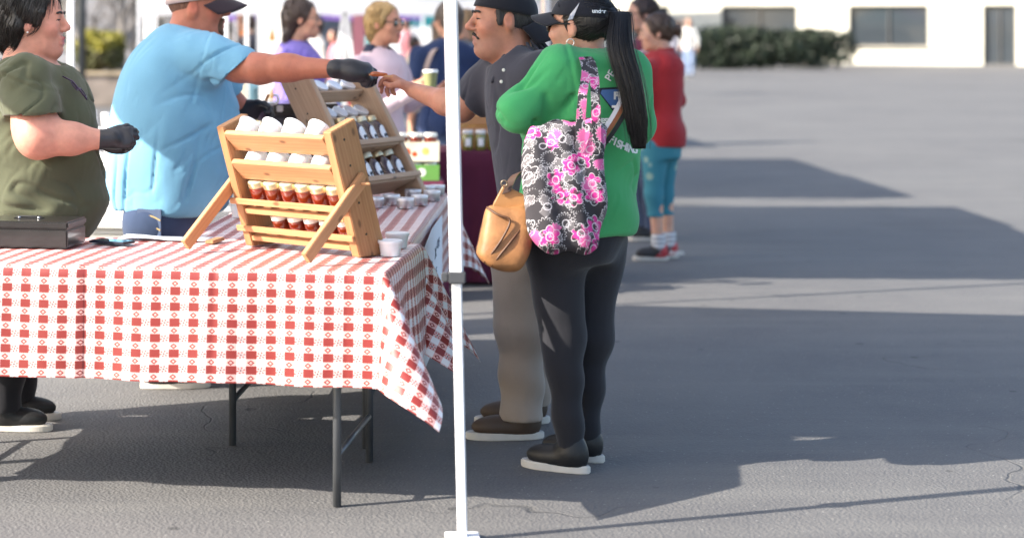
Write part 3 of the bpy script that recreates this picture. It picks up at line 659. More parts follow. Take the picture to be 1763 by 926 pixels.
for k in range(4):
    sit(mB, eB, nB_, .512, WBr-.085-k*.11, .016, 'tin', f'silver tin on the top shelf of the far rack, {ordn[k]} from the left', 'tins on the far rack', R(64)+random.uniform(-.04, .04), lift=.011)
for k in range(5):
    sit(mB, eB, nB_, .382, WBr-.078-k*.086, .016, 'tin', f'silver tin on the second shelf of the far rack, {ordn[k]} from the left', 'tins on the far rack', R(64)+random.uniform(-.04, .04), lift=.011)
for r_, s_ in (('third', .200), ('bottom', .03)):
    for k in range(5):
        sit(mB, eB, nB_, s_, WBr-.082-k*.084, .082+random.uniform(-.004, .004), 'bottle', f'dark labelled jar on the {r_} shelf of the far rack, {ordn[k]} from left', 'labelled jars on the far rack', variant=k+len(r_), size=1.12)
def table_pt(px, py, z=TZ): d = F*(CH-z)/(py-HZ); return Vector(((px-600)/F*d, d, z))
for i, (px, py, lb) in enumerate([(646, 357, 'leftmost silver tin on the cloth in front of the far rack'), (674, 352, 'silver tin second from left in the row before the far rack'), (698, 358, 'silver tin standing nearest the camera in the far tin cluster'),
        (722, 353, 'silver tin right of the middle in the far tin cluster'), (744, 345, 'silver tin near the table edge in the far tin cluster'), (752, 335, 'rearmost right silver tin of the far tin cluster'), (711, 343, 'silver tin in the second row of the far tin cluster'), (735, 336, 'rear silver tin just left of the edge of the far tin cluster')]):
    place('tin', Matrix.Translation(table_pt(px, py, TZ+.008)), lb, 'tins on the cloth', random.uniform(0, 6), i)
for i, (px, py, lb) in enumerate([(672, 440, 'translucent cup beside the foot of the near rack'), (684, 426, 'translucent cup just behind the one at the foot of the near rack')]):
    place('cup', Matrix.Translation(table_pt(px, py, TZ+.008)), lb, 'cups on the cloth')
place('cup', Matrix.Translation(table_pt(418, 374, TZ+.008)) @ Matrix.Scale(1.3, 4), 'clear lidded cup behind the left side of the near rack', 'cups on the cloth')

# cash box, phone, papers
blk = M('black_enamel', (.018, .017, .017), .28, .2, 12, coat=.4); uA = Vector((math.cos(TA), math.sin(TA), 0)); vA = Vector((-math.sin(TA), math.cos(TA), 0))
cb = thing('cash_box', 'black metal cash box on the gingham cloth at the left edge', 'box', table_pt(116, 428, TZ+.009)-uA*.30, TA)
link('box_body', box_me(.30, .20, .062, .005, (.15, .10, .031)), blk, cb); ld = link('lid', box_me(.306, .206, .026, .006, (.15, .10, .0765)), blk, cb)
link('handle_recess', box_me(.10, .035, .003, .001, (.13, .10, .0905)), M('dark_recess', '#101010', .6), ld); tube('handle', [(.085, .10, .091), (.09, .10, .0955), (.17, .10, .0955), (.175, .10, .091)], .003, blk, ld)
for x_ in (.095, .165): link('rivet', lathe_me([(.006, 0), (.005, .003), (.001, .004)], 10), tinm, ld, (x_, .10, .092))
ph = thing('phone', 'dark smartphone lying on the cloth right of the cash box', 'phone', table_pt(193, 418, TZ+.010), R(-30)); link('phone_body', box_me(.15, .074, .008, .003, (0, 0, .004)), M('phone_case', '#2a2c3a', .4), ph); link('screen', box_me(.138, .066, .001, 0, (0, 0, .0087)), M('phone_glass', (.03, .06, .08), .05, .05, spec=.9), ph)
pp = thing('paper', 'long white sheet of paper lying at the rear edge of the front cloth', 'paper', table_pt(285, 411, TZ+.009), R(-10)); V, Fc = [], []
for i in range(13):
    for j in range(5): V.append((-.16+i*.0267, -.06+j*.03, .002+.006*max(0, math.sin(i*.45+j*.3))))
for i in range(12):
    for j in range(4): Fc.append((i*5+j, (i+1)*5+j, (i+1)*5+j+1, i*5+j+1))
link('sheet', mesh(V, Fc, True), paper, pp).modifiers.new('s', 'SOLIDIFY').thickness = .0006
tag(plank('wood_shim', table_pt(360, 417, TZ+.016), table_pt(380, 411, TZ+.016), (0, .03, 0), .012, pine2, None), 'small wooden shim lying on the cloth behind the left prop', 'wood piece')

# black grill box behind, white cooler
gb = P(507, 180, 8.85); gx = thing('black_bin', 'black lidded plastic bin behind the racks', 'bin', (-.24, 9.28, 0), R(4)); bk = M('dark_purple_grey_plastic', (.030, .026, .034), .5, .15, 5)
link('bin_body', box_me(.34, .40, 1.06, .02, (0, 0, .55)), bk, gx); link('lid', box_me(.38, .44, .05, .015, (0, 0, 1.107)), blk, gx)
for s_ in (-.1, .1): link('hinge', box_me(.03, .02, .03, .003, (s_, -.231, 1.11)), tinm, gx)
for x_ in (-.13, .13): tube('wheel', [(x_-.02, .16, .06), (x_+.02, .16, .06)], .06, blk, gx, 16)
cw = M('white_cooler_plastic', (.78, .76, .72), .4, .05, 3); co_ = thing('cooler', 'white plastic cooler behind the front table between the two vendors', 'cooler', (-.99, 8.75, 0), R(-8))
link('cooler_body', box_me(.62, .40, .56, .03, (0, 0, .285)), cw, co_); l_ = link('lid', box_me(.65, .43, .10, .03, (0, 0, .62)), cw, co_); link('lid_groove', box_me(.655, .435, .012, .003, (0, 0, .60)), M('cooler_seam', '#8d8a86', .6), l_)
for s_ in (-1, 1): tube('handle', [(s_*.33, -.09, .40), (s_*.37, -.08, .38), (s_*.37, .08, .38), (s_*.33, .09, .40)], .012, cw, co_)
ch = thing('plastic_chair', 'white plastic chair behind the man in blue, only its back post showing', 'chair', (-1.37, 10.8, 0), R(20)); wp = M('white_chair_plastic', (.80, .80, .78), .35, .03, 3)
link('seat', box_me(.45, .42, .04, .015, (.2, 0, .43)), wp, ch)
for x_, y_, h_ in ((.0, -.18, 1.02), (.0, .18, 1.02), (.40, -.18, .42), (.40, .18, .42)): tube('leg', [(x_, y_, 0), (x_, y_, h_*.6), (x_-(.04 if h_ > .9 else 0), y_, h_)], [.022, .024, .026], wp, ch)
for z_ in (.6, .74, .88): link('back_slat', box_me(.02, .34, .09, .008, (-.022, 0, z_)), wp, ch)
# ------------------------------------------------------------------ neighbouring stall and far things
maroon = fabric('maroon_cloth', (.085, .012, .035), wr=.8); MZ = .77
def draped(label, x0, x1, y0, y1, z, mat, seed):
    t = thing('stall_table', label, 'table', ((x0+x1)/2, (y0+y1)/2, 0)); hx, hy = (x1-x0)/2, (y1-y0)/2
    link('table_top', box_me(2*hx-.02, 2*hy-.02, .03, .004, (0, 0, z-.02)), M('grey_table_plastic', '#cfcfcb'), t)
    per = []; n = 60
    for (a, b) in (((-hx, -hy), (hx, -hy)), ((hx, -hy), (hx, hy)), ((hx, hy), (-hx, hy)), ((-hx, hy), (-hx, -hy))):
        for k in range(n): q = k/n; per.append((a[0]+(b[0]-a[0])*q, a[1]+(b[1]-a[1])*q))
    V, Fc = [], []; rows = 8; N = len(per)
    for r in range(rows+1):
        zz = z-(z-.02)*r/rows
        for k, (x, y) in enumerate(per):
            nx, ny = x/hx, y/hy; ox = (1 if abs(nx) > .999 else 0)*np.sign(x); oy = (1 if abs(ny) > .999 else 0)*np.sign(y); amp = (.006+.03*(.5+.5*math.sin(k*.83+seed+.8*math.sin(k*.21))))*(r/rows)
            V.append((x+ox*amp, y+oy*amp, zz))
    for r in range(rows):
        for k in range(N): k2 = (k+1) % N; Fc.append((r*N+k, (r+1)*N+k, (r+1)*N+k2, r*N+k2))
    Fc.append(tuple(range(N))); link('tablecloth', mesh(V, Fc, True), mat, t)
    for x in (-hx+.1, hx-.1):
        for y in (-hy+.1, hy-.1): tube('leg', [(x, y, .002), (x, y, z-.036)], .013, M('grey_steel_tube', '#6b6e72'), t)
    return t
draped('stall table under a floor length maroon cloth behind the white pole', .40, 1.34, 11.1, 11.8, MZ, maroon, 2)
draped('low stand under a maroon cloth carrying the cartons of jars', .22, .52, 10.42, 10.72, .655, maroon, 5)
def carton(label, loc, w, d, h, mat, spots):
    t = thing('carton_tray', label, 'carton', loc, 0, 'printed jar cartons'); b = bmesh.new()
    th = .006
    for (cx, cy, cz, sx, sy, sz) in ((0, 0, th/2, w, d, th), (0, -d/2+th/2, h/2+th/2, w, th, h-th), (0, d/2-th/2, h/2+th/2, w, th, h-th), (-w/2+th/2, 0, h/2+th/2, th, d-2*th, h-th), (w/2-th/2, 0, h/2+th/2, th, d-2*th, h-th)):
        q = bmesh.ops.create_cube(b, size=1)
        for v in q['verts']: v.co = Vector((v.co.x*sx+cx, v.co.y*sy+cy, v.co.z*sz+cz))
    link('tray', bmesh_to(b), mat, t)
    for (x, z, r, m) in spots: link('printed_spot', lathe_me([(r, 0), (r*.98, .001), (r*.2, .0012)], 14), m, t, (x, -d/2-.0002, z)).rotation_euler = (R(90), 0, 0)
    return t
og = M('orange_print', '#c8551f', .6); gw = M('white_print', '#dfe8d6', .6)
carton('green printed carton, lowest of the stack behind the white pole', (.37, 10.55, .658), .25, .20, .085, M('green_carton', (.12, .30, .06), .6), [(-.05, .045, .024, gw), (.03, .045, .024, gw)])
for k in range(3): place('jarw', Matrix.Translation((.295+k*.075, 10.52, .666)) @ Matrix.Scale(1.25, 4), f'orange preserve jar in the green carton, {ordn[k]} from the left', 'preserve jars in the cartons', 0, 0)
for k in range(3): place('jarw', Matrix.Translation((.295+k*.075, 10.60, .666)) @ Matrix.Scale(1.25, 4), f'rear orange preserve jar in the green carton, {ordn[k]} from the left', 'preserve jars in the cartons', 0, 0)
top_carton = carton('cream printed carton with orange fruit, upper of the stack behind the white pole', (.37, 10.55, .762), .25, .20, .105, M('cream_carton', (.75, .70, .55), .6), [(-.055, .05, .024, og), (-.01, .04, .014, og), (.05, .055, .02, M('yellow_print', '#e6c36a', .6))])
for k in range(3): place('jarw', Matrix.Translation((.290+k*.08, 10.53, .828)) @ Matrix.Scale(1.2, 4), f'orange preserve jar in the cream carton, {ordn[k]} from the left', 'preserve jars in the cartons', 0, 0)
link('insert', box_me(.236, .186, .056, 0, (0, 0, .036)), M('cream_carton', '#fff'), top_carton)
crate = thing('wooden_crate', 'wooden crate of golden loaves on the maroon table right of the white pole', 'crate', (.77, 11.5, MZ+.002))
for s_ in (-1, 1):
    for z_ in (.03, .10, .17): plank('slat', (-.15, s_*.12, z_), (.15, s_*.12, z_), (0, 0, .055), .010, pine2, crate); plank('slat', (s_*.155, -.125, z_), (s_*.155, .125, z_), (0, 0, .055), .010, pine2, crate)
link('floor_board', box_me(.298, .228, .010, .001, (0, 0, .006)), pine2, crate)
gl_ = M('golden_crust', (.55, .30, .09), .6, .35, 18, .4, 30, hue2='#e2bd7a')
for k, (x, y, z, rz) in enumerate(((-.09, -.04, .085, .5), (.0, -.05, .10, -.3), (.09, -.03, .09, .2), (-.04, .04, .15, -.4), (.06, .05, .16, .6))):
    V, Q = Fld(.008).add(ell((0, 0, 0), (.10, .05, .045))).cut(cap((-.03, -.05, .05), (-.02, .05, .05), .006, .006), .01).cut(cap((.03, -.05, .05), (.04, .05, .05), .006, .006), .01).build()
    o = link('loaf', np_mesh(V, Q), gl_, None, (.77+x, 11.5+y, MZ+.002+z+.03)); o.rotation_euler = (.3, -.15, rz)
    tag(o, f'golden loaf heaped in the wooden crate, {ordn[k]} of the heap from lower left upward', 'loaf', 'loaves in the crate')
pick = M('pickles_in_glass', (.20, .20, .04), .12, .5, 25, coat=1, hue2='#6b6a25')
for k in range(4):
    t = thing('pickle_jar', f'pickle jar with white lid and label before the crate, {ordn[k]} from left', 'jar', (.70+k*.075, 11.25, MZ+.002), 0, 'pickle jars on the maroon table')
    link('glass', lathe_me([(.028, 0), (.033, .006), (.034, .085), (.028, .098)], 20), pick, t); link('lid', lathe_me([(.030, .097), (.031, .099), (.031, .115), (.029, .117), (.003, .1172)], 20), lidw, t)
    V = [(.0345*math.cos(a), .0345*math.sin(a), z) for z in (.025, .07) for a in np.linspace(-math.pi/2-.5, -math.pi/2+.5, 9)]; link('label', mesh(V, [(i, i+1, i+10, i+9) for i in range(8)], True), labelm, t)
po = thing('wooden_post', 'pale wooden post with a black cord behind the brown handbag', 'post', (.765, 9.0, 0)); link('post', lathe_me([(.034, 0), (.033, .05), (.030, .3), (.032, .46), (.028, .47)], 12), wood('pale_turned_wood', '#d9bf8e', '#b4945f'), po)
V, Fc = [], []; tube_into(V, Fc, [(.037*math.cos(a), .037*math.sin(a), .36+.004*math.sin(a*3)) for a in np.linspace(0, 6.28, 20)], .006, 6); tube_into(V, Fc, [(-.03, -.03, .36), (-.05, -.05, .35), (-.06, -.05, .365)], .009, 6); link('cord', mesh(V, Fc, True), M('black_cord', '#17181a', .6), po)
# far clutter
dp = thing('banner_stand', 'tall white banner stand with brown triangular prints behind the outstretched arm', 'banner', (P(468, 45, 17).x, 17, 0))
link('board', box_me(.22, .02, 1.66, .004, (0, 0, .85)), M('white_panel', (.80, .77, .76), .6, .04, 4), dp); link('base', box_me(.34, .3, .02, .004, (0, 0, .01)), metal_w, dp)
bpn = M('brown_print', '#9a7433', .7)
for (z_, sg_) in ((1.42, 1), (1.18, -1), (.9, 1)): prism('print', [(-.03, -.05*sg_), (.03, -.05*sg_), (.005, .08*sg_)] if sg_ > 0 else [(-.03, .05), (.005, -.06), (.03, .05)], (0, -.012, z_), (1, 0, 0), (0, 0, 1), .002, bpn, dp)
bn = thing('feather_banner', 'orange pennant banner on a pole far behind the arm of the man in blue', 'banner', (P(408, 45, 27).x, 27, 0)); tube('pole', [(0, 0, .02), (0, 0, 2.2)], .015, M('dark_iron', '#3a3e42'), bn); link('foot', box_me(.4, .4, .02, .004, (0, 0, .01)), M('dark_iron', '#3a3e42'), bn)
prism('flag', [(.016, 1.72), (.25, 1.66), (.2, 1.42), (.08, 1.25), (.016, 1.5)], (0, 0, 0), (1, 0, 0), (0, 0, 1), .006, fabric('orange_flag_cloth', (.75, .24, .05)), bn)
es = thing('easel', 'white wooden A frame easel between the two women in the background', 'easel', (P(592, 45, 16.5).x, 16.5, 0))
for x0_, x1_, y_ in ((-.14, 0, 0), (.14, .02, 0)): plank('leg', (x0_*1.5, y_, .0), (x1_, y_, 1.62), (.042, 0, 0), .03, metal_w, es)
plank('leg', (0, .5, 0), (.01, .03, 1.60), (.042, 0, 0), .03, metal_w, es); plank('crossbar', (-.12, -.02, .62), (.13, -.02, .62), (0, 0, .04), .02, metal_w, es)
bn2 = thing('hanging_banner', 'pink hanging banner behind the blonde woman', 'banner', (P(618, 45, 25).x, 25, 0)); link('cloth', box_me(.16, .012, .9, .004, (0, 0, 1.25)), fabric('pink_banner_cloth', (.62, .25, .30)), bn2); tube('pole', [(0, .02, .02), (0, .02, 1.72)], .012, metal_w, bn2); link('foot', box_me(.3, .3, .02, .004, (0, 0, .01)), metal_w, bn2)
tr = thing('box_trailer', 'white box trailer parked far behind the blonde woman', 'trailer', (P(735, 45, 47).x, 47, 0)); wh = M('white_trailer_paint', (.80, .80, .80), .35, .05, 2)
link('body', box_me(3.2, 2.0, 1.15, .06, (.6, 1, 1.05)), wh, tr)
for x_ in (-.3, 1.5):
    wv_ = tube('wheel', [(x_, -.02, .33), (x_, .2, .33)], .33, M('tyre_rubber', '#1b1b1c', .8), tr, 20); tube('hub', [(x_, -.04, .33), (x_, .0, .33)], .16, tinm, wv_, 16)
link('door', box_me(.9, .02, .95, .01, (.6, -.012, 1.03)), wh, tr); link('door_handle', box_me(.03, .03, .14, .005, (.95, -.03, 1.0)), tinm, tr)

hg = thing('hedge', 'dark clipped hedge in front of the cream building at the right', 'hedge', (14.2, 66, 0)); leaf_ball('crown', hg, (0, 0, .75), (3.4, .6, .72), 9000, M('dark_hedge_leaf', (.035, .05, .03), .6, .3, 3), 9, .10); tube('trunk', [(0, 0, 0), (0, 0, .7)], [.08, .05], bark, hg)

draped('stall table under a pale yellow cloth far behind the easel', -1.25, .15, 17.4, 18.0, .76, fabric('pale_yellow_cloth', (.60, .52, .30), wr=.8), 8)
rdg = random.Random(5)
for i_, c_ in enumerate([(.55, .20, .08), (.60, .55, .45), (.12, .25, .35), (.45, .08, .10), (.25, .32, .12)]): M('goods_%d' % i_, c_, .5)
for i_ in range(9):
    hgt_ = rdg.uniform(.12, .30); w_ = rdg.uniform(.10, .16); bx = thing('goods_box', f'small coloured goods box on the pale yellow stall table, {(ordn+["eighth", "ninth"])[i_]} from the left', 'box', (-1.15+i_*.15, 17.55+rdg.uniform(0, .2), .764), rdg.uniform(-.3, .3), 'goods on the pale yellow stall table')
    link('box_body', box_me(w_*.85, .12, hgt_, .006, (0, 0, hgt_/2)), M('goods_%d' % (i_ % 5), [(.55, .20, .08), (.60, .55, .45), (.12, .25, .35), (.45, .08, .10), (.25, .32, .12)][i_ % 5], .5), bx); link('box_lid', box_me(w_*.88, .126, .018, .004, (0, 0, hgt_+.0095)), M('goods_%d' % ((i_+2) % 5), '#fff'), bx)
# ------------------------------------------------------------------ people
def skin_mat(name):
    if name in MATS: return MATS[name]
    b = NB(name); at = b.n('VertexColor', layer_name='tint'); co = b.coord()
    v = b.noise(co, 28, 4, .6); h = b.n('HueSaturation'); b.l(at.outputs[0], h.inputs['Color']); b.l(b.ramp(v, -.9, 1.5), h.inputs['Value'])
    h.inputs['Value'].default_value = 1; mp = b.n('MapRange'); b.l(v, mp.inputs[0]); mp.inputs[3].default_value = .70; mp.inputs[4].default_value = 1.26; b.l(mp.outputs[0], h.inputs['Value'])
    b.l(h.outputs[0], b.b.inputs['Base Color']); b.b.inputs['Roughness'].default_value = .48; b.b.inputs['Specular IOR Level'].default_value = .4
    b.b.inputs['Subsurface Weight'].default_value = .2; b.b.inputs['Subsurface Radius'].default_value = (.012, .005, .003); b.b.inputs['Subsurface Scale'].default_value = .5
    red_ = b.mix(b.math('MULTIPLY', b.ramp(b.noise(co, 9, 4, .65), .45, .75), .35), h.outputs[0], (.50, .17, .13)); b.l(red_, b.b.inputs['Base Color']); b.bump(b.noise(co, 300, 2), .25, .0015); b.bump(b.noise(co, 45, 3), .22, .004); MATS[name] = b.m; return b.m
SK = skin_mat('skin')
def hairmat(name, col, rough=.38):
    if name in MATS: return MATS[name]
    b = NB(name); c = lin(col) if isinstance(col, str) else col; n_ = b.noise(b.coord(scale=(60, 60, 9)), 3, 4, .6)
    b.l(b.mix(b.ramp(n_, .3, .7), tuple(x*.55 for x in c), tuple(min(1, x*1.5) for x in c)), b.b.inputs['Base Color']); b.b.inputs['Roughness'].default_value = rough; b.bump(n_, .6, .006)
    MATS[name] = b.m; return b.m
class Head:
    def __init__(s, c, yaw, sc=1.0, pitch=0, roll=0):
        s.c = np.array(c, float); cy, sy, cp, sp = math.cos(yaw), math.sin(yaw), math.cos(pitch), math.sin(pitch)
        s.f = np.array([cy*cp, sy*cp, sp]); s.l = np.array([-sy, cy, 0]); s.u = np.cross(s.f, s.l); s.sc = sc; s.A = np.array([s.f, s.l, s.u])
    def w(s, a, b, c_): return s.c+s.sc*(a*s.f+b*s.l+c_*s.u)
    def e(s, c, r): return ell(s.w(*c), np.array(r)*s.sc, s.A)
    def k(s, a, b, ra, rb): return cap(s.w(*a), s.w(*b), ra*s.sc, rb*s.sc)
    def skin(s, fl, neck=.055, jaw=1.0, nose=1.0, neckto=(-.045, 0, -.19), chinfat=0):
        fl.add(s.e((-.012, 0, .035), (.098, .077, .088)), .02); fl.add(s.e((.030, 0, -.018), (.060, .062*jaw, .085)), .03)
        fl.add(s.e((.034, 0, -.072), (.050, .052*jaw, .040)), .03); fl.add(s.e((.072, 0, -.098), (.020, .022, .018)), .02)
        fl.add(s.k((.080, -.028, .024), (.080, .028, .024), .011, .011), .015)
        for q in (-1, 1):
            fl.cut(s.e((.101, q*.031, .004), (.016, .019, .013)), .012); fl.add(s.e((.0775, q*.031, .0115), (.0135, .0180, .0080)), .006); fl.add(s.e((.0770, q*.031, -.004), (.0115, .0165, .0060)), .006); fl.add(s.e((.064, q*.044, -.026), (.022, .020, .020)), .03)
            fl.add(s.e((-.010, q*.079, -.004), (.019, .008, .032)), .008); fl.cut(s.e((-.004, q*.088, -.002), (.010, .006, .017)), .005)
            fl.add(s.e((.099, q*.0125, -.030), (.011, .008, .008)), .008)
        fl.add(s.k((.086, 0, .018), (.110*nose, 0, -.021), .0085, .0120), .012); fl.add(s.e((.108*nose, 0, -.024), (.012, .011, .009)), .008)
        fl.add(s.k((.0905, -.018, -.0590), (.0905, .018, -.0590), .0065, .0065), .007); fl.add(s.k((.097, -.006, -.0575), (.097, .006, -.0575), .006, .006), .008)
        fl.add(s.k((.0905, -.015, -.0745), (.0905, .015, -.0745), .0078, .0078), .007); fl.cut(s.k((.103, -.024, -.0665), (.103, .024, -.0665), .0055, .0055), .003)
        if chinfat: fl.add(s.e((.028, 0, -.105), (.052, .055, .035)), .04)
        fl.add(s.k((-.022, 0, -.050), neckto, neck, neck*1.1), .03)
        return fl
    def tints(s, lip=(.42, .13, .11), blush=(.55, .20, .14), bl=.35):
        t = [(s.w(.096, 0, -.059), (np.array([.030, .030, .012])*s.sc), lip, .95), (s.w(.096, 0, -.0745), np.array([.030, .030, .013])*s.sc, lip, .95)]
        for q in (-1, 1): t += [(s.w(.06, q*.05, -.025), .035*s.sc, blush, bl), (s.w(-.008, q*.082, -.004), .030*s.sc, blush, bl)]
        t.append((s.w(.112, 0, -.022), .02*s.sc, blush, bl)); return t
    def features(s, parent, origin, brow, eye=True, browmat=None):
        og_ = np.array(origin); bm_ = browmat or hairmat('brow_'+str(brow), brow)
        for q in (-1, 1):
            pts = [Vector(s.w(.0955, q*.014, .0245)-og_), Vector(s.w(.0945, q*.029, .0310)-og_), Vector(s.w(.083, q*.048, .0265)-og_)]
            tube('eyebrow', spline(pts, 3), [.002]+[.0042*s.sc]*5+[.002], bm_, parent, 6)
            if eye:
                tube('eyelash', spline([Vector(s.w(.0885, q*.016, .003)-og_), Vector(s.w(.0915, q*.030, .0058)-og_), Vector(s.w(.083, q*.048, .003)-og_)], 3), [.0010]+[.0017*s.sc]*5+[.0008], M('lash', '#120d0c', .6), parent, 5)
                V, Fc = [], []; n1, n2 = 10, 14
                bmx = bmesh.new(); bmesh.ops.create_uvsphere(bmx, u_segments=14, v_segments=10, radius=.0120*s.sc)
                m = Matrix((s.l, s.u, s.f)).transposed().to_4x4(); m.translation = Vector(s.w(.0772, q*.031, .0045)-og_); bmx.transform(m)
                me = bmesh_to(bmx, True); me.materials.append(M('eye_white', (.38, .34, .32), .2, .03)); me.materials.append(M('eye_iris', '#1d130e', .15))
                cen = Vector(m.translation); fv = Vector(s.f)
                for p in me.polygons:
                    if (p.center-cen).normalized().dot(fv) > .86: p.material_index = 1
                link('eye', me, None, parent)
def hand(fl, wr, fwd, palm, side, curl, sc=1.0, spread=1, thumb=(.5, .5), k=.007):
    """five-finger hand; palm = direction the palm faces, side = thumb side; curl = per-finger bend in radians per joint"""
    fwd, palm, side = [np.array(v, float)/np.linalg.norm(v) for v in (fwd, palm, side)]; wr = np.array(wr, float); tips = []
    fl.add(ell(wr+fwd*.048*sc, np.array([.052, .040, .0165])*sc, np.array([fwd, side, palm])), .02)
    lens = (.070, .079, .073, .056); offs = (.029, .010, -.010, -.028)
    for i in range(4):
        p = wr+fwd*(.084-abs(i-1)*.004)*sc+side*offs[i]*sc; fl.add(cap(wr+fwd*.02*sc+side*offs[i]*.6*sc, p, .013*sc, .0115*sc), .012); a = 0; d = fwd
        for j, fr in enumerate((.44, .31, .25)):
            a += curl[i] if not hasattr(curl[i], '__len__') else curl[i][j]; d = fwd*math.cos(a)+palm*math.sin(a)+side*.05*spread*(1.5-i)*.5; d = d/np.linalg.norm(d); q = p+d*lens[i]*fr*sc
            fl.add(cap(p, q, (.0098-.0009*j)*sc, (.0090-.0009*j)*sc), k); p = q
        tips.append(p)
    p0 = wr+side*.022*sc+fwd*.012*sc; p1 = wr+side*.042*sc+fwd*.042*sc+palm*.012*sc; d = fwd*math.cos(thumb[0])+side*.35+palm*math.sin(thumb[0]); d /= np.linalg.norm(d); p2 = p1+d*.033*sc; d2 = fwd*math.cos(thumb[1])-side*.1+palm*math.sin(thumb[1]); d2 /= np.linalg.norm(d2); p3 = p2+d2*.026*sc
    fl.add(cap(p0, p1, .016*sc, .0125*sc), .014); fl.add(cap(p1, p2, .0115*sc, .0105*sc), k); fl.add(cap(p2, p3, .0105*sc, .0085*sc), k); tips.append(p3); return tips
def ballcap(parent, hd, origin, mat, vis, back=False, tilt=0, cr_=1.0, lowf=.045, lowb=.005, button=True, side=None, vlen=.078):
    """crown with six seamed panels and a curved visor"""
    og_ = np.array(origin); N1, N2 = 36, 12; V, Fc = [], []; ca, cb_, cc = .109*cr_, .088*cr_, .100*cr_; oc = (-.012, 0, .022)
    sgn = -1 if back else 1
    def edge(th): return lowf*.5*(1+math.cos(th)*sgn)+lowb*.5*(1-math.cos(th)*sgn)
    for r in range(N2+1):
        for k in range(N1):
            th = 2*math.pi*k/N1; z0 = edge(th)-oc[2]; ph0 = math.asin(max(-.9, min(.9, z0/cc))); ph = ph0+(math.pi/2-.02-ph0)*r/N2
            sm = 1-.012*math.exp(-((math.sin(3*th))/.10)**2); V.append(Vector(hd.w(oc[0]+ca*math.cos(ph)*math.cos(th)*sm, cb_*math.cos(ph)*math.sin(th)*sm, oc[2]+cc*math.sin(ph))-og_))
    for r in range(N2):
        for k in range(N1): k2 = (k+1) % N1; Fc.append((r*N1+k, r*N1+k2, (r+1)*N1+k2, (r+1)*N1+k))
    Fc.append(tuple(N2*N1+k for k in range(N1))); me = mesh(V, Fc, True)
    if side is not None:
        me.materials.append(mat); me.materials.append(side)
        for p in me.polygons:
            if (Vector(p.center)+Vector(og_)-Vector(hd.c)).dot(Vector(hd.f))*sgn < .035*hd.sc: p.material_index = 1
    o = link('cap', me, mat, parent); so_ = o.modifiers.new('s', 'SOLIDIFY'); so_.thickness = .003; so_.offset = 1
    V, Fc = [], []; K, Rr = 20, 7; M_ = R(68)
    for r in range(Rr+1):
        for k in range(K+1):
            th = -M_+2*M_*k/K; L = vlen*math.cos(th*.95)**.55; bend = -.040*(math.sin(th))**2-.012*(r/Rr)
            x = oc[0]+sgn*(ca*math.cos(th)*.985+L*r/Rr); y = cb_*math.sin(th)*.985*(1+.02*r/Rr); V.append(Vector(hd.w(x, y, (lowf if True else 0)+.004+bend-tilt*r/Rr*.05)-og_))
    for r in range(Rr):
        for k in range(K): q = r*(K+1)+k; Fc.append((q, q+1, q+K+2, q+K+1))
    v = link('visor', mesh(V, Fc, True), vis, o); sv_ = v.modifiers.new('s', 'SOLIDIFY'); sv_.thickness = .004
    if button: link('button', lathe_me([(.008, 0), (.007, .004), (.001, .006)], 10), mat, o, Vector(hd.w(oc[0], 0, oc[2]+cc)-og_))
    return o
def shoe(parent, pos, yaw, L, up, sole, name='shoe'):
    """pos relative to parent, heel-ankle centre on the ground"""
    f = Fld(.008); a = L*.22
    f.add(ell((L*.25, 0, .045), (L*.40, L*.165, .042))).add(ell((-.01, 0, .06), (L*.22, L*.14, .065)), .03).add(cap((0, 0, .07), (0, 0, .10), .045, .042), .02)
    f = f.cut(ell((L*.2, 0, -.06), (1, 1, .075)), .006); V, Q = f.build(); o = link(name, np_mesh(V, Q), up, parent, pos); o.rotation_euler = (0, 0, yaw)
    n = 28; pts = []
    for k in range(n):
        t = 2*math.pi*k/n; x = L*.22+L*.51*math.cos(t); pts.append((x, L*(.175+.02*math.cos(t))*math.sin(t)*(1-.12*math.exp(-((x-L*.15)/.05)**2))))
    prism('sole', pts, (0, 0, .0135), (1, 0, 0), (0, 1, 0), .026, sole, o, .004); return o
def strands(name, guides, n, spread, rad, mat, parent, seed=1, taper=.3, seg=5):
    rd = random.Random(seed); V, Fc = [], []
    for _ in range(n):
        a = rd.uniform(0, 6.28); rr = math.sqrt(rd.random()); pts = []; w0 = rd.uniform(0, 6.28)
        sp = spline([g for g in guides], seg)
        for i, p in enumerate(sp):
            q = i/(len(sp)-1); wd = np.interp(q, np.linspace(0, 1, len(spread)), spread)
            pts.append(p+Vector((math.cos(a+.3*q), math.sin(a+.3*q)*.8, 0))*wd*rr+Vector((math.sin(q*6+w0), math.cos(q*5+w0), 0))*.004*q)
        cut = 1-.22*rd.random()**2; m = max(3, int(len(pts)*cut)); tube_into(V, Fc, pts[:m], [rad*(1-(1-taper)*i/m) for i in range(m)], 4)
    return link(name, mesh(V, Fc, True), mat, parent)
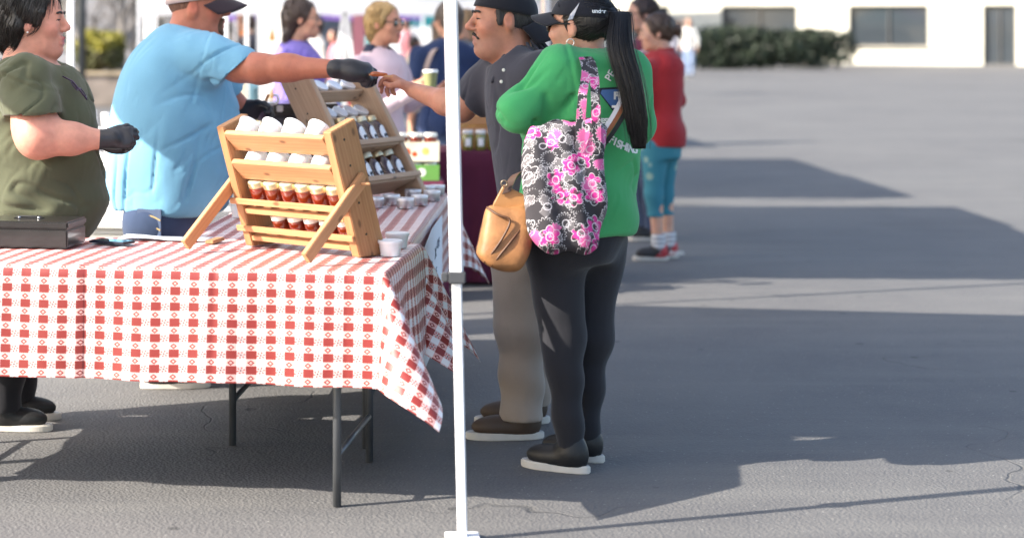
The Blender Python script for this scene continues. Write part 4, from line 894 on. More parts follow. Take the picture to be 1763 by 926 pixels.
class Fig:
    def __init__(s, label, d, px, cat='person', group=None):
        s.d = d; s.s = F/d; s.o = np.array([(px-600)/F*d, d, 0.]); s.t = thing('person', label, cat, s.o, 0, group)
    def q(s, px, py, dd=0): return np.array(P(px, py, s.d+dd))
    def rows(s, rw, sh=0):
        out = []
        for r_ in rw:
            py, xl, xr, b = r_[:4]; dd = r_[4] if len(r_) > 4 else 0; z = CH-(py-HZ)/s.s
            out.append((z, ((xl+xr)/2-600)/s.s, s.d+dd, max((xr-xl)/2/s.s-sh, .02), max(b-sh, .02)))
        return out
    def ob(s, name, fl, mat, **k): return sdf_obj(name, fl, mat, s.t, s.o, **k)
    def legs(s, hips, r, mat, name='trousers', knee=.0, ankles=None, top=None, res=.012, zb=.07):
        fl = Fld(res)
        if top: fl.add(loft(top), .02)
        for i, h in enumerate(hips):
            a = np.array(ankles[i]); kn = (np.array(h)+a)/2+np.array([knee, -.01, .02]); fl.add(fold(cap(h, kn, r[0], r[1]), (.3, .2, 1), 28, .004), .05); fl.add(clip(fold(cap(kn, a, r[1], r[2]), (.3, .3, 1), 40, .005), (0, 0, zb), (0, 0, -1)), .05)
        return s.ob(name, fl, mat)

def over_hair(o_hair, hd, n, mat, parent, origin, seed=1, L=(.03, .06), flow=(-.5, 0, -.85), rad=.0011, lift=.003, jit=.09):
    """loose strands lying over a hair volume so its outline breaks up"""
    me = o_hair.data; rd = random.Random(seed); V, Fc = [], []; fl_ = Vector(hd.f)*flow[0]+Vector(hd.l)*flow[1]+Vector(hd.u)*flow[2]; vs = me.vertices
    for _ in range(n):
        v = vs[rd.randrange(len(vs))]; p = v.co.copy(); nn = v.normal.copy(); ln = rd.uniform(*L); d = (fl_+Vector((rd.gauss(0, jit), rd.gauss(0, jit), rd.gauss(0, jit)))); d = d-d.dot(nn)*nn
        if d.length < .15: continue
        d.normalize(); pts = [p+nn*(lift*.2)]
        for i in range(1, 5): q = i/4; pts.append(p+d*ln*q+nn*(lift*(1.2-.6*q)-ln*ln*q*q*5.0))
        tube_into(V, Fc, pts, [rad*1.2, rad*1.2, rad, rad*.8, rad*.3], 3, False)
    return link('loose_strands', mesh(V, Fc, True), mat, o_hair)
def grav(amp, sd, mask=None): return ((0, 0, 1), 3.5, 14, amp, sd, mask)
nitrile = M('black_nitrile', (.022, .022, .028), .42, .15, 30, .35, 60, .003)
jean = fabric('dark_denim', (.035, .055, .11), wr=.7, var=.3); blackc = fabric('black_cotton', (.022, .022, .027), wr=.9)
rub = M('pale_sole_rubber', '#cfcac2', .6); blksh = M('black_shoe', '#1c1c1e', .5, .1, 20, .2, 80)
# ---- woman in the olive shirt
f = Fig('woman in an olive t-shirt with black gloves and short black hair, standing at the left', 7.22, 62); q = f.q; base = lin('#c98f7c')
hd = Head(q(61, 37, -.02), R(-4), 1.10)
tr_ = [(88, 34, 80, .075), (100, 8, 105, .14), (118, -14, 128, .18), (145, -32, 147, .205), (185, -42, 166, .22), (215, -42, 167, .215), (250, -40, 170, .215), (300, -46, 181, .225), (345, -50, 184, .23), (385, -46, 172, .225), (425, -40, 150, .215), (445, -38, 146, .21)]
sh = q(42, 140, -.19); el = q(66, 238, -.28); wr = q(180, 240, -.26); sh2 = q(62, 140, .13); el2 = q(85, 238, .15); wr2 = q(182, 242, -.04)
bd_ = Fld(.0065); hd.skin(bd_, .066, 1.10, 1.0, (-.05, 0, -.17), 1); bd_.add(loft(f.rows(tr_, .04)), .03)
bd_.add(cap(sh, el, .083, .068), .05).add(ell((sh+el)/2+np.array([.022, -.01, -.075]), (.085, .08, .08)), .05).add(cap(el, (el+wr)/2, .068, .054), .04).add(cap((el+wr)/2, wr, .054, .033), .04).add(cap(sh2, el2, .075, .065), .05).add(cap(el2, wr2, .06, .034), .04)
f.ob('body', bd_, SK, tints=hd.tints((.50, .12, .13), (.60, .22, .18), .45), base=base)
olive = fabric('olive_cotton', (.088, .095, .058), wr=.8, var=.12)
st_ = Fld(.008); lf = loft(f.rows(tr_)); lf = fold(lf, (.25, 0, 1), 30, .006, (5, 5, 3), .5, lambda X, Y, Z: np.clip((1.12-Z)/.25, 0, 1)); lf = fold(lf, (-.6, .3, .8), 42, .004, (6, 0, 9), 1.7); st_.add(lf, .03)
st_.add(clip(fold(cap(sh, el, .104, .112), (0, 0, 1), 55, .004, (20, 0, 5)), q(70, 196, -.24), (.06, 0, -1)), .045); st_.add(clip(cap(sh2, el2, .10, .10), q(70, 200, .2), (0, 0, -1)), .045)
st_.cut(ell(q(92, 84, 0), (.085, .15, .10), [[.8, 0, -.6], [0, 1, 0], [.6, 0, .8]]), .008); st_.cut(ell(q(58, 78, 0), (.10, .115, .06)), .01)
zl = lambda a, b: (lambda X, Y, Z: np.clip((Z-a)/(b-a), 0, 1))
f.ob('shirt', st_, olive, wr=[((1, 0, -.25), 7, 12, .006, 1, zl(1.15, .95)), ((.75, 0, .65), 7, 12, .0055, 2, zl(.95, 1.1)), ((.3, 0, 1), 6, 22, .0015, 3, None), (sh, (0.35, 0, 1), .14)])
gl = Fld(.0045); hand(gl, wr+np.array([.004, 0, 0]), (1, .25, .08), (.1, 1, -.4), (.1, .35, 1), (.75, .8, .85, .9), 1.0, 1, (.5, .8)); gl.add(cap(wr-np.array([.012, 0, 0]), wr+np.array([.03, 0, 0]), .037, .034), .015)
f.ob('glove', gl, nitrile); gl = Fld(.0045); hand(gl, wr2+np.array([.006, -.02, -.01]), (1, -.55, .1), (.2, -1, .2), (.1, -.2, 1), (.5, .55, .6, .65), 1.0, 1, (.4, .6)); gl.add(cap(wr2-np.array([.012, 0, 0]), wr2+np.array([.03, 0, 0]), .036, .034), .015)
f.ob('glove', gl, nitrile)
hm = hairmat('black_hair', (.010, .008, .008)); hr = Fld(.006)
A_ = clip(hd.e((-.026, 0, .038), (.112, .095, .103)), hd.w(.056, 0, .055), hd.f*.90-hd.u*.44); A_ = fold(A_, hd.f*.8+hd.u*.4, 120, .0016, (20, 20, 10), .3); hr.add(A_, .02)
hr.add(fold(hd.e((-.083, 0, -.012), (.050, .078, .088)), hd.f+.4*hd.l, 150, .0018, (20, 20, 30)), .03).add(hd.k((-.088, 0, -.06), (-.066, 0, -.105), .045, .028), .03)
for q_ in (-1, 1): hr.add(hd.k((.034, q_*.080, .030), (.030, q_*.079, -.010), .014, .007), .02); hr.add(hd.k((-.050, q_*.070, -.02), (-.052, q_*.060, -.075), .026, .014), .03)
ho_ = f.ob('hair', hr, hm); over_hair(ho_, hd, 1400, hm, f.t, f.o, 2, (.05, .09), (-.35, 0, -.95)); hd.features(f.t, f.o, '#1a1210')
link('teeth', bmesh_to((lambda bb: (bmesh.ops.create_cube(bb, size=1, matrix=Matrix.Translation(Vector(hd.w(.0865, 0, -.0662)-f.o)) @ Matrix((hd.f, hd.l, hd.u)).transposed().to_4x4() @ Matrix.Diagonal((.012, .030, .0062, 1))), bb)[1])(bmesh.new())), M('teeth_enamel', (.66, .63, .58), .3), f.t)
for q_ in (-1, 1): link('earring', lathe_me([(.001, -.004), (.004, -.002), (.004, .002), (.001, .004)], 10), M('pearl', (.8, .78, .75), .2), f.t, Vector(hd.w(-.006, q_*.088, -.038)-f.o))
gm = M('purple_frame_plastic', '#3a2348', .3); V, Fc = [], []
for c_ in ((128, 148), (143, 160)):
    cc = Vector(q(*c_, -.14)-f.o); tube_into(V, Fc, [cc+Vector((.017*math.cos(a)*.7, .024*math.sin(a), -.017*math.cos(a))) for a in np.linspace(0, 6.28, 16)], .0022, 6, False)
tube_into(V, Fc, [Vector(q(108, 132, -.15)-f.o), Vector(q(125, 140, -.16)-f.o), Vector(q(150, 172, -.15)-f.o)], .003, 6); link('eyeglasses', mesh(V, Fc, True), gm, f.t)
f.legs([q(20, 440, -.09), q(20, 440, .10)], (.125, .085, .062), blackc, ankles=[(f.o[0]-.10, 7.12, .09), (f.o[0]-.08, 7.33, .09)], top=f.rows([(425, -38, 146, .20), (460, -38, 140, .20), (485, -30, 130, .19)]))
for dy in (-.10, .11): shoe(f.t, (-.10, dy, 0), R(-5), .25, blksh, rub)

# ---- man in the light blue shirt
f = Fig('heavy man in a light blue t-shirt and cap reaching out with a black glove', 8.05, 300); q = f.q; base = lin('#b5715a')
hd = Head(q(341, 12, .02), R(-2), 1.12)
tr_ = [(40, 284, 336, .09), (52, 266, 352, .14), (68, 248, 370, .19), (90, 228, 383, .23), (120, 211, 390, .25), (155, 199, 400, .262), (195, 191, 414, .275), (240, 187, 419, .28), (290, 185, 416, .275), (330, 187, 405, .265), (352, 191, 396, .258), (364, 194, 388, .25)]
sh = q(345, 97, -.16); el = q(447, 119, -.34); wr = q(585, 119, -.50); sh2 = q(345, 100, .19); el2 = q(398, 175, .30); wr2 = q(424, 188, .30)
bd_ = Fld(.0065); hd.skin(bd_, .076, 1.12, 1.02, (-.05, 0, -.15), 1); bd_.add(loft(f.rows(tr_, .042)), .03)
bd_.add(cap(sh, el, .066, .056), .04).add(ell(q(412, 117, -.29), (.075, .055, .058)), .04).add(cap(el, q(500, 117, -.40), .056, .052), .04).add(cap(q(490, 117, -.39), wr, .053, .033), .03).add(cap(sh2, el2, .062, .052), .04).add(cap(el2, wr2, .05, .036), .03)
bd_.cut(cap(hd.w(-.10, -.07, -.085), hd.w(-.10, .07, -.085), .006, .006), .015)
f.ob('body', bd_, SK, tints=hd.tints((.42, .14, .12), (.62, .16, .10), .6)+[(hd.w(-.07, 0, -.11), .09, (.50, .16, .10), .5), (q(440, 118, -.30), (.10, .1, .08), (.55, .20, .13), .5)], base=base)
blue = fabric('light_blue_cotton', (.18, .41, .60), wr=.8, var=.06)
st_ = Fld(.008); lf = loft(f.rows(tr_)); lf = fold(lf, (.75, 0, .66), 34, .0055, (0, 6, 8), .4, lambda X, Y, Z: np.clip((X-q(330, 0)[0])/.12, 0, 1)*np.clip((1.42-Z)/.1, 0, 1)*np.clip((Z-.80)/.15, 0, 1)); lf = fold(lf, (.9, .2, -.3), 20, .007, (4, 3, 5), 2, lambda X, Y, Z: np.clip((1.05-Z)/.3, 0, 1)); st_.add(lf, .03)
cuffn = (.66, 0, -.75)
st_.add(clip(fold(cap(sh, q(420, 122, -.29), .108, .096), (.8, 0, .5), 60, .003, (0, 9, 15)), q(404, 122, -.24), cuffn), .055); st_.add(clip(cap(sh2, el2, .10, .092), q(392, 165, .28), (.5, .3, -.8)), .05)
for a_, b_, r_ in (((378, 158, -.245), (318, 128, -.262), .005), ((376, 160, -.25), (345, 205, -.285), .006), ((380, 158, -.24), (335, 140, -.265), .004)): st_.cut(cap(q(*a_), q(*b_), r_*2, r_), .02)
st_.cut(ell(q(322, 36, 0), (.080, .11, .045), [[.9, 0, -.4], [0, 1, 0], [.4, 0, .9]]), .008)
f.ob('shirt', st_, blue, wr=[((.8, 0, .45), 8, 9, .0075, 5, lambda X, Y, Z: np.clip((X+.80)/.25, 0, 1)*np.clip((Z-.85)/.2, 0, 1)), ((.3, 0, 1), 8, 8, .009, 6, zl(1.12, .85)), ((.5, .2, 1), 6, 20, .0014, 7, None), (q(352, 100, -.18), (1, 0, -.25), .20)])
gl = Fld(.0045); gw_ = wr+np.array([.012, 0, .0]); hand(gl, gw_, (1, -.05, -.08), (.15, .55, -1), (.1, .9, .5), ((.75, .9, .5), (.85, 1.0, .6), (.9, 1.05, .7), (.95, 1.1, .8)), 1.18, 1, (.5, .2), .012)
gl.add(cap(wr-np.array([.015, 0, 0]), wr+np.array([.04, 0, 0]), .037, .038), .02).add(ell(q(611, 124, -.51), (.052, .04, .040)), .03); gl.add(cap(wr-np.array([.016, 0, 0]), wr-np.array([.011, 0, 0]), .0395, .0395), .004)
f.ob('glove', gl, nitrile); gl = Fld(.0045); hand(gl, wr2, (.9, -.2, -.15), (0, -.8, -.5), (.1, -.4, .9), (.9, .95, 1.0, 1.0), 1.15, 1, (.5, .6), .010); gl.add(cap(wr2-np.array([.03, 0, 0]), wr2+np.array([.02, 0, 0]), .041, .038), .02)
f.ob('glove', gl, nitrile)
bz = Fld(.005); bz.add(clip(hd.e((.034, 0, -.070), (.058, .059, .050)), hd.w(.062, 0, 0), -hd.f), .01).add(hd.e((.079, 0, -.098), (.019, .026, .022)), .015)
for q_ in (-1, 1): bz.add(hd.k((.090, q_*.022, -.052), (.084, q_*.026, -.090), .007, .009), .01)
bz.add(hd.k((.0945, -.02, -.049), (.0945, .02, -.049), .0055, .0055), .008)
f.ob('goatee', bz, hairmat('brown_beard', (.11, .05, .03), .7)); hd.features(f.t, f.o, '#5a3524')
sb = Fld(.006); sb.add(clip(clip(hd.e((-.016, 0, .030), (.1005, .0805, .092)), hd.w(-.022, 0, 0), hd.f), hd.w(0, 0, -.038), -hd.u), .01); f.ob('hair', sb, hairmat('cropped_brown_hair', (.16, .075, .05), .8))
ballcap(f.t, hd, f.o, fabric('dark_plum_cap_cloth', (.040, .028, .038)), fabric('dark_plum_cap_cloth', '#000'), side=fabric('pink_white_mesh', (.55, .42, .42)), lowf=.034, lowb=.006, vlen=.090, tilt=.45)
f.legs([q(268, 392, -.12), q(300, 392, .13)], (.135, .095, .080), jean, 'jeans', ankles=[(f.o[0]-.05, 7.95, .07), (f.o[0]+.02, 8.21, .07)], top=f.rows([(352, 215, 368, .235), (375, 217, 362, .235), (420, 222, 358, .225), (440, 228, 352, .21)]))
pk = prism('back_pocket', [(-.055, .06), (.055, .06), (.055, -.05), (0, -.075), (-.055, -.05)], Vector(q(257, 385, -.243)-f.o), (.94, -.34, 0), (0, 0, 1), .006, fabric('faded_denim', (.075, .105, .18)), f.t, .002)
for a_, b_ in ((-.03, .02), (.0, -.02)): ribbon('stitching', [Vector(q(257, 385, -.243)-f.o)+Vector((.94*x_, -.34*x_-.006, z_)) for x_, z_ in ((-.05, b_-.012), (.0, b_+.012), (.05, b_-.005))], (0, 0, .006), .002, M('tan_thread', '#b59c6a', .8), pk)
for dy, dx in ((-.10, -.05), (.16, .02)): shoe(f.t, (dx, dy, 0), R(5), .29, blksh, rub)
# things in his hands
wb = np.array(wr); skp = P(648, 131, 7.5)
sp_ = thing('tasting_stick', 'short wooden tasting stick with orange jelly passed between the two hands', 'stick', P(652, 131, 7.5)); plank('stick', Vector((-.052, .01, .006)), Vector((.055, -.005, -.002)), (0, 0, .007), .003, pine, sp_, .0005); V, Q = Fld(.003).add(ell((.003, .002, .006), (.034, .008, .008))).add(ell((-.014, .002, .008), (.018, .009, .009)), .01).build(); link('jelly', np_mesh(V, Q), M('orange_jelly', (.45, .10, .02), .2, .2, 40, coat=.6), sp_)
cj = thing('sauce_jug', 'purple tinted jug with white rim held in the far glove of the man in blue', 'jug', P(456, 208, 8.35)); link('vessel', lathe_me([(.032, 0), (.034, .004), (.038, .065), (.0385, .068)], 20), M('plum_sauce_plastic', (.16, .075, .10), .3, .15, 10, coat=.4), cj); link('rim', lathe_me([(.040, .066), (.042, .069), (.042, .078), (.036, .080), (.004, .079)], 20), lidw, cj)
tube('handle', spline([(.042, 0, .070), (.058, 0, .086), (.054, 0, .107), (.038, 0, .112)], 4), .006, lidw, cj); plank('ladle_stick', (.0, 0, .076), (.016, 0, .115), (.012, 0, 0), .006, pine, cj)

# ---- man in the dark polo
f = Fig('man in a charcoal polo and backwards black cap reaching for a sample', 7.05, 905); q = f.q; base = lin('#b98068')
hd = Head(q(864, 35, .0), R(187), 1.09)
tr_ = [(76, 862, 905, .075), (88, 850, 930, .115), (102, 842, 950, .16), (120, 838, 966, .195), (150, 836, 976, .215), (190, 837, 982, .222), (240, 842, 986, .228), (290, 847, 986, .235), (335, 853, 984, .235), (375, 858, 980, .228), (402, 861, 976, .222)]
sh = q(858, 128, .15); el = q(795, 186, .20); wr = q(712, 156, .50); sh2 = q(935, 130, -.18); el2 = q(962, 235, -.12); wr2 = q(925, 320, -.05)
bd_ = Fld(.0065); hd.skin(bd_, .066, 1.08, 1.04, (-.05, 0, -.17), .5); bd_.add(loft(f.rows(tr_, .042)), .03)
bd_.add(cap(sh, el, .056, .050), .04).add(cap(el, (el*2+wr)/3, .049, .048), .03).add(cap((el*2+wr)/3, wr, .047, .030), .03).add(cap(sh2, el2, .06, .05), .04).add(cap(el2, wr2, .048, .032), .03)
hand(bd_, wr, (-.75, .35, .42), (-.45, .1, -.85), (-.2, -.85, .3), ((.5, .75, .35), (.75, .8, .5), (.95, .9, .6), (1.1, 1.0, .7)), 1.10, 1, (.75, .1)); hand(bd_, wr2, (-.3, -.1, -1), (-.9, 0, .3), (-.2, -1, 0), (.4, .45, .5, .5), 1.05)
f.ob('body', bd_, SK, tints=hd.tints((.40, .15, .13), (.60, .22, .15), .4)+[(hd.w(.05, 0, -.085), (.085, .10, .07), (.20, .12, .10), .7), (q(790, 190, .2), .12, (.33, .17, .12), .5), (q(700, 145, .5), .07, (.42, .20, .15), .5)], base=base)
polo = fabric('charcoal_pique', (.045, .045, .060), wr=.7, var=.15)
st_ = Fld(.008); lf = fold(loft(f.rows(tr_)), (1, .5, .15), 26, .006, (0, 4, 7), .6, lambda X, Y, Z: np.clip((1.30-Z)/.2, 0, 1)); st_.add(lf, .03)
st_.add(clip(fold(cap(sh, el, .092, .080), (.5, 0, .8), 55, .003), q(812, 180, .18), np.array(el)-np.array(sh)), .05); st_.add(clip(cap(sh2, el2, .092, .088), q(955, 205, -.14), (.2, 0, -1)), .05)
st_.cut(ell(q(858, 84, -.0), (.085, .12, .050), [[.8, 0, .6], [0, 1, 0], [-.6, 0, .8]]), .006)
f.ob('polo_shirt', st_, polo, wr=[((.25, 0, 1), 8, 10, .006, 8, None), ((.7, 0, .6), 6, 18, .0015, 9, None)])
cl_ = Fld(.005); nb = hd.w(-.047, 0, -.135); 
ring = lambda rr, zz: [(nb[0]+rr*1.0*math.cos(a)-.004-.030*0, nb[1]+rr*math.sin(a), nb[2]+zz+.045*math.cos(a)) for a in np.linspace(0, 2*math.pi, 25)]
for i in range(25):
    if 9 <= i <= 15: continue
    a, b = ring(.080, .040)[i], ring(.122, -.004)[i]; cl_.add(cap(a, b, .0065, .0055), .014)

for i_ in (8, 16):
    a_ = np.array(ring(.082, .038)[i_]); b_ = np.array(ring(.124, -.004)[i_])
    for t_ in np.linspace(0, 1, 6): cl_.add(cap(a_*(1-t_)+b_*t_, a_*(1-t_)+b_*t_+np.array([-.030, 0, -.052])*(.5+.5*t_), .0065, .0055), .014)
f.ob('collar', cl_, polo)
link('button', lathe_me([(.0065, 0), (.006, .002), (.002, .003)], 12), M('shirt_button', (.6, .6, .58), .3), f.t, Vector(q(867, 121, -.205)-f.o)).rotation_euler = (R(90), 0, R(-25))
link('button', lathe_me([(.0065, 0), (.006, .002), (.002, .003)], 12), M('shirt_button', '#fff'), f.t, Vector(q(863, 141, -.228)-f.o)).rotation_euler = (R(90), 0, R(-25))
hr = Fld(.005); hr.add(clip(clip(hd.e((-.018, 0, .026), (.1005, .0810, .094)), hd.w(.030, 0, .02), hd.f), hd.w(0, 0, -.048), -hd.u), .01)
for q_ in (-1, 1): hr.add(hd.k((.024, q_*.070, .03), (.022, q_*.0725, -.012), .011, .008), .01)
ho_ = f.ob('hair', hr, hairmat('greying_black_hair', (.045, .038, .036), .7)); over_hair(ho_, hd, 500, MATS['greying_black_hair'], f.t, f.o, 3, (.008, .016), rad=.0008)
bz = Fld(.0045); bz.add(hd.k((.0975, -.004, -.0465), (.086, -.030, -.063), .0055, .0042), .006).add(hd.k((.0975, .004, -.0465), (.086, .030, -.063), .0055, .0042), .006).add(hd.e((.082, 0, -.100), (.013, .020, .018)), .01).add(hd.e((.090, 0, -.086), (.008, .006, .008)), .008)
f.ob('moustache', bz, hairmat('black_moustache', (.018, .014, .013), .7)); hd.features(f.t, f.o, '#171110')
cp = ballcap(f.t, hd, f.o, fabric('black_cap_cloth', (.016, .016, .022)), fabric('black_cap_cloth', '#000'), back=True, lowf=.006, lowb=.048, tilt=.9, vlen=.082)
f.legs([q(895, 420, -.10), q(945, 420, .12)], (.12, .088, .078), fabric('taupe_twill', (.34, .28, .235), wr=.9), ankles=[(f.o[0]-.02, 6.98, .07), (f.o[0]+.03, 7.25, .07)], top=f.rows([(392, 866, 972, .20), (420, 868, 968, .20), (455, 872, 964, .19)]))
for dy, dx in ((-.07, -.02), (.2, .03)): shoe(f.t, (dx, dy, 0), R(182), .285, M('brown_shoe', '#4a3a2e', .6), rub)

# ---- woman in the green shirt
f = Fig('woman in a green shirt and black cap with a long black ponytail, from behind', 6.5, 985); q = f.q; base = lin('#c08f78')
hd = Head(q(999, 48, .0), R(146), 1.02)
tr_ = [(82, 984, 1046, .075), (90, 968, 1066, .12), (102, 952, 1084, .155), (122, 938, 1097, .178), (150, 925, 1106, .187), (190, 914, 1111, .19), (235, 905, 1108, .196), (280, 898, 1100, .203), (330, 894, 1097, .210), (370, 893, 1095, .212), (396, 893, 1094, .212), (404, 894, 1093, .212)]
sh = q(968, 122, -.10); el = q(893, 192, -.13); wr = q(945, 216, .24); sh2 = q(1080, 125, .10); el2 = q(1092, 215, .18); wr2 = q(1010, 220, .28)
bd_ = Fld(.0065); hd.skin(bd_, .056, 1.0, .95, (-.05, 0, -.17)); bd_.add(loft(f.rows(tr_, .042)), .03); bd_.add(cap(sh, el, .048, .036), .03).add(cap(el, wr, .036, .028), .03).add(cap(sh2, el2, .048, .036), .03).add(cap(el2, wr2, .046, .03), .03)
hand(bd_, wr, (.8, .5, .1), (.4, -.8, 0), (0, 0, 1), (.3, .3, .35, .4), .95); hand(bd_, wr2, (-.9, .1, 0), (0, -.9, .1), (0, 0, 1), (.3, .3, .35, .4), .95)
f.ob('body', bd_, SK, tints=hd.tints(), base=base)
green = fabric('kelly_green_cotton', (.06, .35, .125), wr=.7, var=.08)
st_ = Fld(.008); lf = fold(loft(f.rows(tr_)), (.2, .2, 1), 30, .0055, (6, 3, 3), 1.2, lambda X, Y, Z: np.clip((1.05-Z)/.2, 0, 1)); lf = fold(lf, (.7, 0, .7), 34, .004, (0, 9, 5), .2); st_.add(lf, .03)
st_.add(fold(cap(sh, el, .092, .064), (.6, .2, .7), 40, .003, (5, 5, 9)), .06).add(clip(fold(cap(el, wr, .062, .05), (.7, .3, .5), 50, .004), wr, np.array(wr)-np.array(el)), .05).add(cap(sh2, el2, .085, .07), .05).add(clip(cap(el2, wr2, .065, .05), wr2, np.array(wr2)-np.array(el2)), .04)
for a_, b_, r_ in (((952, 224, -.165), (985, 165, -.17), .007), ((945, 226, -.165), (940, 165, -.185), .006), ((955, 226, -.16), (1010, 205, -.17), .006), ((930, 226, -.16), (905, 190, -.175), .006)): st_.cut(cap(q(*a_), q(*b_), r_*2, r_), .022)
st_.cut(ell(q(1000, 76, 0), (.085, .085, .03)), .008)
gsh = f.ob('shirt', st_, green, wr=[((1, 0, .35), 7, 10, .009, 11, zl(1.15, .95)), ((.8, 0, .75), 8, 13, .009, 12, lambda X, Y, Z: np.clip((.72-X)/.15, 0, 1)*np.clip((Z-1.0)/.08, 0, 1)), ((.5, 0, 1), 6, 20, .0016, 13, None), (q(985, 140, -.14), (1, 0, .18), .17)])
hr = Fld(.006); hr.add(clip(clip(hd.e((-.024, 0, .028), (.102, .083, .096)), hd.w(.030, 0, .0), hd.f*.9-hd.u*.2), hd.w(-.03, 0, -.060), -hd.u-.5*hd.f), .02); hr.add(hd.k((-.095, 0, .028), (-.118, 0, .038), .030, .024), .02); ho_ = f.ob('hair', hr, hm); over_hair(ho_, hd, 500, hm, f.t, f.o, 4, (.03, .05), (-1, 0, .3)) 
g0 = Vector(hd.w(-.112, 0, .038)-f.o); gd = [g0, g0+Vector((.028, -.035, .008)), Vector(q(1068, 80, -.19)-f.o), Vector(q(1084, 140, -.225)-f.o), Vector(q(1096, 205, -.235)-f.o), Vector(q(1101, 262, -.235)-f.o)]
strands('ponytail', gd, 1100, [.020, .030, .042, .041, .036, .016], .0017, hm, f.t, 3, .35, 6)
strands('flyaway_hair', gd, 130, [.024, .040, .056, .055, .052, .040], .0008, hm, f.t, 8, .3, 6); hd.features(f.t, f.o, '#171110'); cpm = fabric('black_sport_cap', (.016, .017, .024))
cp = ballcap(f.t, hd, f.o, cpm, cpm, lowf=.046, lowb=.030, vlen=.080, cr_=1.02)
refl = M('silver_reflective', (.55, .55, .58), .4)
def on_cap(name, pts2, orig, ax, ay, mat):
    bmx = bmesh.new(); fc = bmx.faces.new([bmx.verts.new((x, y, 0)) for x, y in pts2]); bmesh.ops.triangulate(bmx, faces=[fc]); bmesh.ops.subdivide_edges(bmx, edges=bmx.edges[:], cuts=3); m2 = bmesh_to(bmx); m2 = wrap(m2, orig, ax, ay, cp, .0045)
    m2.transform(Matrix.Translation(-Vector(f.o))); return link(name, m2, mat, cp)
on_cap('reflective_panel', [(-.022, -.030), (-.004, -.026), (.020, .030), (.006, .012), (-.010, -.008)], q(988, 20, -.09), (1, 0, 0), (0, 0, 1), refl)
def wtext(s, size, orig, ang, surf, mat, par, name='lettering', ax0=(1, 0, 0), off=.003, bold=.0006):
    ax = Vector(ax0).normalized(); ay = Vector((0, 0, 1)); nn = ax.cross(ay); rot = Matrix.Rotation(ang, 3, nn) ; m2 = text_me(s, size, bold, .0003); m2 = wrap(m2, orig, rot @ ax, rot @ ay, surf, off); m2.transform(Matrix.Translation(-Vector(f.o))); return link(name, m2, mat, par)
wlet = M('white_shirt_print', (.78, .80, .78), .7, .04)
wtext('under ar', .020, q(1037, 20, -.10), R(-2), cp, wlet, cp, off=.006)
wtext('PE', .034, q(1052, 131, -.2), R(58), gsh, wlet, gsh); wtext('EST', .022, q(1044, 209, -.2), 0, gsh, wlet, gsh, bold=.0012)
for s_, x_, y_, a_ in (('F', 1053, 241, -22), ('I', 1060, 245, -20), ('S', 1067, 249, -18), ('H', 1076, 253, -16), ('I', 1083, 256, -14), ('N', 1091, 259, -12), ('G', 1100, 261, -10)): wtext(s_, .033, q(x_, y_, -.2), R(a_), gsh, wlet, gsh, bold=.0014)
def on_shirt(name, pts, orig, mat, off):
    bmx = bmesh.new(); fc = bmx.faces.new([bmx.verts.new((x, y, 0)) for x, y in pts]); bmesh.ops.triangulate(bmx, faces=[fc]); bmesh.ops.subdivide_edges(bmx, edges=bmx.edges[:], cuts=5, use_grid_fill=True); m2 = bmesh_to(bmx); m2 = wrap(m2, orig, (1, 0, 0), (0, 0, 1), gsh, off); m2.transform(Matrix.Translation(-Vector(f.o))); return link(name, m2, mat, gsh)
sc_ = 6.3/F; tri = [(-24, 19), (34, 22), (44, 10), (6, -20), (-2, -20), (-27, 12)]
on_shirt('print_badge', [(x*sc_, y*sc_) for x, y in tri], q(1058, 171, -.2), M('navy_print', '#10182e', .7), .002); on_shirt('print_badge', [(x*sc_*.86, y*sc_*.82) for x, y in tri], q(1058, 171, -.2), M('steel_blue_print', (.06, .15, .36), .7), .0035)
wtext('FI', .032, q(1064, 166, -.2), 0, gsh, wlet, gsh, bold=.002, off=.0045); ribbon('print_line', [Vector(q(1054, 184, -.2))-Vector(f.o)+Vector((0, .008, 0)), Vector(q(1066, 184, -.2))-Vector(f.o)+Vector((0, .008, 0))], (0, 0, .008), .002, wlet, gsh, 2)
# hoop earring, sunglasses
V, Fc = [], []; ec = Vector(hd.w(-.008, .086, -.045)-f.o); tube_into(V, Fc, [ec+Vector((.012*math.cos(a), -.003*math.cos(a), .012*math.sin(a)-.004)) for a in np.linspace(0, 6.28, 18)], .0018, 6, False); link('earring', mesh(V, Fc, True), M('silver_hoop', (.8, .8, .8), .2, metal=.9), f.t)
def sunglasses(hd, par, org, col='#15110f', lens='#0c0a0a'):
    V, Fc = [], []
    for q_ in (-1, 1):
        tube_into(V, Fc, [Vector(hd.w(.096, q_*.012, .012)-org), Vector(hd.w(.094, q_*.050, .014)-org), Vector(hd.w(.075, q_*.074, .014)-org), Vector(hd.w(-.005, q_*.084, .012)-org)], .0032*hd.sc, 6)
    o = link('sunglasses', mesh(V, Fc, True), M('glasses_frame'+col, col, .3), par)
    for q_ in (-1, 1):
        f_ = Fld(.004).add(hd.e((.094, q_*.034, .002), (.006, .026, .020))); V2, Q2 = f_.build(); link('lens', np_mesh(V2, Q2, org), M('dark_lens'+lens, lens, .08, .05, coat=1), o)
    return o
sunglasses(hd, f.t, f.o)
f.legs([q(955, 415, -.06), q(1025, 415, .08)], (.112, .068, .045), blackc, 'leggings', ankles=[(f.o[0]-.01, 6.46, .06), (f.o[0]+.06, 6.62, .06)], top=f.rows([(388, 903, 1082, .19), (420, 905, 1070, .19), (450, 915, 1055, .17)]))
for dy, dx in ((-.04, -.01), (.12, .06)): shoe(f.t, (dx, dy, 0), R(150), .25, blksh, rub)

